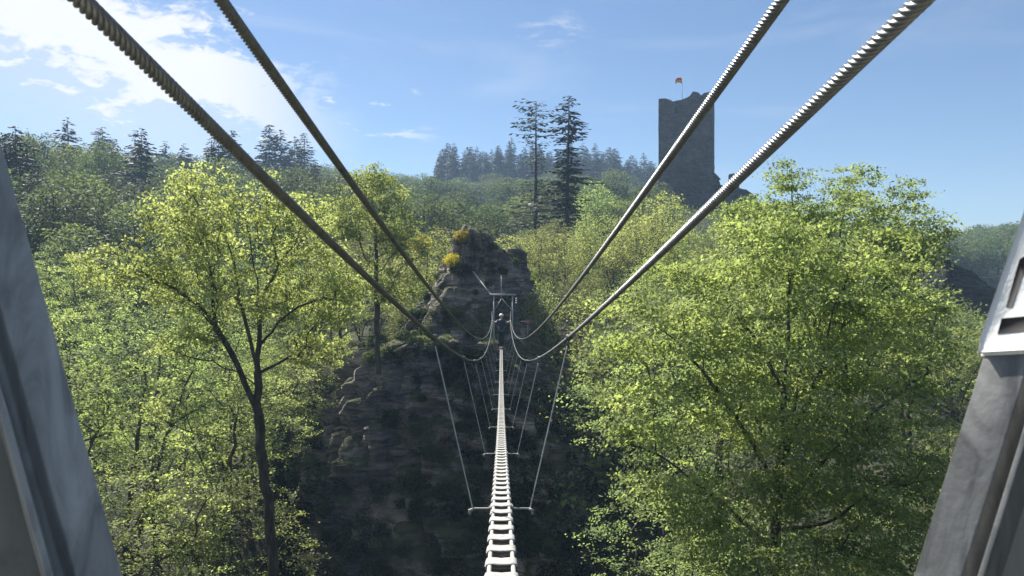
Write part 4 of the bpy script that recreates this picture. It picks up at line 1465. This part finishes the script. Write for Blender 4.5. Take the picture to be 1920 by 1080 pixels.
# ------------------------------------------------------------------ person on the bridge
def plain(name, c, rough=.8):
    return rough_mat(name, [tuple(a * .85 for a in c), tuple(min(1, a * 1.15) for a in c)], 12, rough, .15, 60, dist=.004)


M['skin'] = plain('skin', (.62, .45, .36), .6)
M['jacket'] = plain('navy_shirt', (.028, .04, .075))
M['trousers'] = plain('dark_trousers', (.018, .024, .042))
M['helmet'] = plain('pale_helmet', (.72, .70, .68), .4)
M['strapm'] = plain('harness_strap', (.30, .33, .36))
M['boot'] = plain('boot', (.05, .045, .04))


def skin_obj(name, verts, edges, radii, mat, parent, root=0, sub=1):
    me = bpy.data.meshes.new(name); me.from_pydata([tuple(v) for v in verts], edges, []); me.update()
    o = link(name, me, parent)
    me.materials.append(mat)
    md = o.modifiers.new('skin', 'SKIN')
    me.skin_vertices or None
    sv = me.skin_vertices[0].data if len(me.skin_vertices) else None
    if sv is None:
        import bmesh
        bm = bmesh.new(); bm.from_mesh(me); bm.verts.layers.skin.verify(); bm.to_mesh(me); bm.free()
        sv = me.skin_vertices[0].data
    for i, r in enumerate(radii):
        r = r if isinstance(r, tuple) else (r, r)
        sv[i].radius = r; sv[i].use_root = (i == root)
    sb = o.modifiers.new('sub', 'SUBSURF'); sb.levels = sub; sb.render_levels = sub
    for p in me.polygons: p.use_smooth = True
    md.use_smooth_shade = True
    return o


YP = 37.0
pzd = float(deck_z(YP)); pcx = float(cx(YP))
per = empty('person', (pcx, YP, pzd))
tag(per, 'person in pale helmet and dark clothes on the bridge, arms out to the cables', 'person')
hz = 1.15 + .20 + .25 * math.sin(PI * YP / 41)     # height of the upper cable over the deck
B_v = [(0, 0, .93), (0, 0, 1.08), (0, 0, 1.25), (0, .01, 1.40), (0, 0, 1.48), (0, -.01, 1.55), (0, -.02, 1.64), (0, -.015, 1.72),
       (-.09, 0, .90), (-.07, -.02, .50), (-.045, .02, .10), (-.045, -.06, .04), (.09, 0, .90), (.07, -.03, .50), (.045, 0, .10), (.045, -.10, .04),
       (-.17, 0, 1.41), (-.30, -.02, 1.34), (-.41, -.03, hz - .03), (-.455, -.02, hz + .0),
       (.17, 0, 1.41), (.30, -.02, 1.33), (.41, -.03, hz - .03), (.455, -.02, hz + .0)]
B_e = [(0, 1), (1, 2), (2, 3), (3, 4), (4, 5), (5, 6), (6, 7), (0, 8), (8, 9), (9, 10), (10, 11), (0, 12), (12, 13), (13, 14), (14, 15), (3, 16), (16, 17), (17, 18), (18, 19), (3, 20), (20, 21), (21, 22), (22, 23)]
B_r = [(.14, .10), (.12, .095), (.145, .10), (.14, .09), (.055, .055), (.06, .065), (.078, .092), (.06, .07), .085, .058, .042, .035, .085, .058, .042, .035,
       .06, .045, .033, .03, .06, .045, .033, .03]
nh = len(B_v)
for s, w in ((-1, 19), (1, 23)):                    # fingers curling over the cable, thumb from the side
    hx, hy, hzz = B_v[w]
    for f in range(4):
        yy = hy - .03 + .020 * f; ln = (.030, .034, .032, .026)[f]
        a = len(B_v)
        B_v += [(hx + s * .018, yy, hzz + .020), (hx + s * (.018 + ln * .6), yy, hzz + .012), (hx + s * (.018 + ln * .5), yy, hzz - .012)]
        B_e += [(w, a), (a, a + 1), (a + 1, a + 2)]; B_r += [.010, .009, .008]
    a = len(B_v)
    B_v += [(hx - s * .005, hy - .045, hzz - .01), (hx + s * .015, hy - .05, hzz - .02)]
    B_e += [(w, a), (a, a + 1)]; B_r += [.011, .009]
skin_obj('body', B_v, B_e, B_r, M['skin'], per)
# face details
m = MB(); m.ball((0, -.115, 1.615), (.014, .022, .022), 6, 4); m.ball((-.085, -.01, 1.62), (.012, .02, .032), 6, 4); m.ball((.085, -.01, 1.62), (.012, .02, .032), 6, 4)
m.build('nose_and_ears', M['skin'], per, True)
m = MB(); m.ball((-.032, -.098, 1.64), (.013, .010, .009), 6, 4); m.ball((.032, -.098, 1.64), (.013, .010, .009), 6, 4); m.build('eyes', M['hole'], per)
m = MB(); m.ball((0, -.10, 1.578), (.026, .010, .006), 6, 4); m.build('mouth', plain('lips', (.35, .12, .11)), per)
j = [(0, 0, .88), (0, 0, 1.0), (0, 0, 1.10), (0, 0, 1.26), (0, .005, 1.40), (0, 0, 1.475), (-.17, 0, 1.412), (-.25, -.01, 1.37), (.17, 0, 1.412), (.25, -.01, 1.365)]
skin_obj('shirt', j, [(0, 1), (1, 2), (2, 3), (3, 4), (4, 5), (4, 6), (6, 7), (4, 8), (8, 9)], [(.165, .12), (.16, .115), (.15, .11), (.17, .12), (.165, .11), (.06, .06), .075, .064, .075, .064], M['jacket'], per, 2)
t = [(0, 0, .95), (-.09, 0, .88), (-.075, -.02, .50), (-.05, .015, .13), (.09, 0, .88), (.075, -.03, .50), (.05, 0, .13)]
skin_obj('trousers', t, [(0, 1), (1, 2), (2, 3), (0, 4), (4, 5), (5, 6)], [(.15, .115), .105, .075, .06, .105, .075, .06], M['trousers'], per)
for s, yy in ((-1, -.03), (1, -.06)):
    skin_obj('boot', [(s * .05, yy + .08, .13), (s * .05, yy + .07, .05), (s * .055, yy - .02, .045), (s * .06, yy - .10, .035)], [(0, 1), (1, 2), (2, 3)], [.055, .05, .045, .036], M['boot'], per)
m = MB()
nu, nv = 16, 6; pts = []
for i in range(nv + 1):
    a = PI / 2 * i / nv * 1.06
    for k in range(nu):
        b = 2 * PI * k / nu; pts.append((.118 * math.sin(a) * math.cos(b), .142 * math.sin(a) * math.sin(b), .118 * math.cos(a)))
m.add(np.array(pts) + np.array((0, -.012, 1.665)), [(i * nu + k, (i + 1) * nu + k, (i + 1) * nu + (k + 1) % nu, i * nu + (k + 1) % nu) for i in range(nv) for k in range(nu)])
hl = m.build('helmet', M['helmet'], per, True); sd = hl.modifiers.new('s', 'SOLIDIFY'); sd.thickness = .012
m = MB()
m.tube([(-.16, -.02, .93), (-.05, -.13, .90), (.05, -.13, .90), (.16, -.02, .93), (.05, .12, .95), (-.05, .12, .95), (-.16, -.02, .93)], .016, 6)
for s in (-1, 1):
    m.tube([(s * .03, -.125, .92), (s * .18, -.10, 1.10), (s * .34, -.05, hz - .12), (s * .44, 0, hz - .03)], .010, 5)
m.build('harness', M['strapm'], per, True)

# ------------------------------------------------------------------ light, sky, haze, camera
SUN_AZ = R(-38); SUN_EL = R(48)
sd_ = Vector((math.sin(SUN_AZ) * math.cos(SUN_EL), math.cos(SUN_AZ) * math.cos(SUN_EL), math.sin(SUN_EL)))
sl = bpy.data.lights.new('sun', 'SUN'); sl.energy = 4.8; sl.angle = R(.5); sl.color = (1.0, .95, .86)
so = bpy.data.objects.new('sun', sl); COL.objects.link(so)
so.rotation_euler = sd_.to_track_quat('Z', 'Y').to_euler()
so.location = (-20, 20, 60)

world = bpy.data.worlds.new('World'); scene.world = world; world.use_nodes = True
nt = world.node_tree
for n in list(nt.nodes): nt.nodes.remove(n)
L = nt.links.new
wo = nt.nodes.new('ShaderNodeOutputWorld')
sky = nt.nodes.new('ShaderNodeTexSky'); sky.sky_type = 'NISHITA'; sky.sun_disc = False
sky.sun_elevation = SUN_EL; sky.sun_rotation = SUN_AZ
sky.altitude = 300; sky.air_density = 1.0; sky.dust_density = .25; sky.ozone_density = 4.5
bg = N(nt, 'Background', Strength=.0505)
L(sky.outputs[0], bg.inputs[0])
tc = nt.nodes.new('ShaderNodeTexCoord')
sep = nt.nodes.new('ShaderNodeSeparateXYZ'); L(tc.outputs['Generated'], sep.inputs[0])


def mth(op, a, b=None, c=None, clamp=False):
    n = nt.nodes.new('ShaderNodeMath'); n.operation = op; n.use_clamp = clamp
    for i, x in enumerate((a, b, c)):
        if x is None: continue
        if isinstance(x, (int, float)): n.inputs[i].default_value = x
        else: L(x, n.inputs[i])
    return n.outputs[0]


# azimuth / elevation of the sky direction, in radians
az = mth('ARCTAN2', sep.outputs[0], sep.outputs[1])
el = mth('ARCSINE', sep.outputs[2])
cmb = nt.nodes.new('ShaderNodeCombineXYZ'); L(az, cmb.inputs[0]); L(el, cmb.inputs[1])


def cnoise(scale, sx, sy, detail=8.0, rough=.6, dist=.4, off=0.0, rot=0.0):
    mp = nt.nodes.new('ShaderNodeMapping'); mp.inputs['Scale'].default_value = (sx, sy, 1); mp.inputs['Location'].default_value = (off, off * .3, off)
    mp.inputs['Rotation'].default_value = (0, 0, rot)
    L(cmb.outputs[0], mp.inputs[0])
    n = N(nt, 'TexNoise', Scale=scale, Detail=detail, Roughness=rough, Distortion=dist); L(mp.outputs[0], n.inputs['Vector'])
    return n.outputs[0]


def sstep(x, a, b):
    n = nt.nodes.new('ShaderNodeMapRange'); n.interpolation_type = 'SMOOTHSTEP'
    L(x, n.inputs[0]); n.inputs[1].default_value = a; n.inputs[2].default_value = b
    return n.outputs[0]


# a bank of broken cloud on the left: centre line falls to the right
cl = mth('MULTIPLY_ADD', az, -.33, .125)            # elevation of the bank's axis
dv = mth('SUBTRACT', el, cl)                        # distance above the axis
wid = mth('MULTIPLY_ADD', az, -.13, .050)
up_ = mth('SUBTRACT', 1.0, mth('DIVIDE', mth('ABSOLUTE', dv), wid), None, True)
lim = mth('MULTIPLY', sstep(az, -.17, -.40), 1.0)
n_a = cnoise(9.0, 1.0, 2.6, 9.0, .62, .5, 4.0, .25)
n_c = cnoise(38.0, 1.0, 2.2, 6.0, .6, .6, 7.0, .2)
body = mth('ADD', mth('MULTIPLY', up_, .50), mth('ADD', mth('SUBTRACT', n_a, .5), mth('MULTIPLY_ADD', n_c, .55, -.275)))
m1 = mth('MULTIPLY', sstep(body, .14, .36), lim)
# soft bright veil hanging under it
veil_z = mth('MULTIPLY', sstep(dv, -.24, -.02), sstep(dv, .07, 0.0))
veil = mth('MULTIPLY', mth('MULTIPLY', veil_z, sstep(az, -.16, -.50)), mth('MULTIPLY_ADD', cnoise(3.0, 1.0, .5, 3.0, .5, .2, 1.0), .7, .35))
# a few loose puffs and streaks
n_b = cnoise(14.0, 1.0, 3.2, 8.0, .6, .3, 9.3, .1)
band2 = mth('MULTIPLY', sstep(mth('ABSOLUTE', mth('SUBTRACT', el, .225)), .06, .0), mth('MULTIPLY', sstep(az, -.34, -.22), sstep(az, -.08, -.16)))
m2 = mth('MULTIPLY', sstep(n_b, .56, .68), band2)
band3 = mth('MULTIPLY', sstep(mth('ABSOLUTE', mth('SUBTRACT', el, .33)), .035, .0), sstep(mth('ABSOLUTE', mth('SUBTRACT', az, .05)), .07, .01))
m3 = mth('MULTIPLY', mth('MULTIPLY', sstep(n_b, .50, .70), band3), .6)
cir = mth('MULTIPLY', mth('MULTIPLY', sstep(cnoise(3.0, 1.0, 5.0, 6.0, .55, .6, 2.7, -.35), .50, .80), sstep(el, .05, .2)), .16)
mask = mth('MAXIMUM', mth('MAXIMUM', m1, m2), mth('MAXIMUM', m3, mth('MAXIMUM', cir, mth('MULTIPLY', veil, .75))), None)
mask = mth('MULTIPLY', mask, 1.0, None, True)
cb = nt.nodes.new('ShaderNodeBackground'); cb.inputs[0].default_value = (.96, .97, 1.0, 1); cb.inputs[1].default_value = .43
mx = nt.nodes.new('ShaderNodeMixShader'); L(mask, mx.inputs[0]); L(bg.outputs[0], mx.inputs[1]); L(cb.outputs[0], mx.inputs[2])
L(mx.outputs[0], wo.inputs[0])

# haze: one closed box of even air
HZ = True
if HZ:
    m = MB(); m.box((0, 235, 15), (1240, 800, 122))
    hm, hnt, hout = new_mat('haze_air')
    pv = hnt.nodes.new('ShaderNodeVolumePrincipled')
    pv.inputs['Color'].default_value = (.50, .72, 1.0, 1); pv.inputs['Density'].default_value = .0006; pv.inputs['Anisotropy'].default_value = .1
    hnt.links.new(pv.outputs[0], hout.inputs['Volume'])
    hb = m.build('haze', hm); tag(hb, 'thin blue air over the gorge and hills', 'haze', kind='stuff')

cam = bpy.data.cameras.new('camera'); co = bpy.data.objects.new('camera', cam); COL.objects.link(co)
cam.sensor_width = 36; cam.lens = 36 * F / 1920
cam.clip_start = .02; cam.clip_end = 5000
co.location = (0, 0, 0); co.rotation_euler = (R(90), 0, 0)
cam.dof.use_dof = True; cam.dof.focus_distance = 14; cam.dof.aperture_fstop = 16
scene.camera = co
scene.render.engine = 'CYCLES'
scene.cycles.max_bounces = 8; scene.cycles.diffuse_bounces = 6; scene.cycles.glossy_bounces = 2; scene.cycles.transmission_bounces = 5
scene.cycles.volume_bounces = 0; scene.cycles.transparent_max_bounces = 4
scene.cycles.use_denoising = True
scene.view_settings.view_transform = 'Standard'; scene.view_settings.look = 'None'; scene.view_settings.exposure = 1.27; scene.view_settings.gamma = 1
scene.view_settings.use_curve_mapping = False
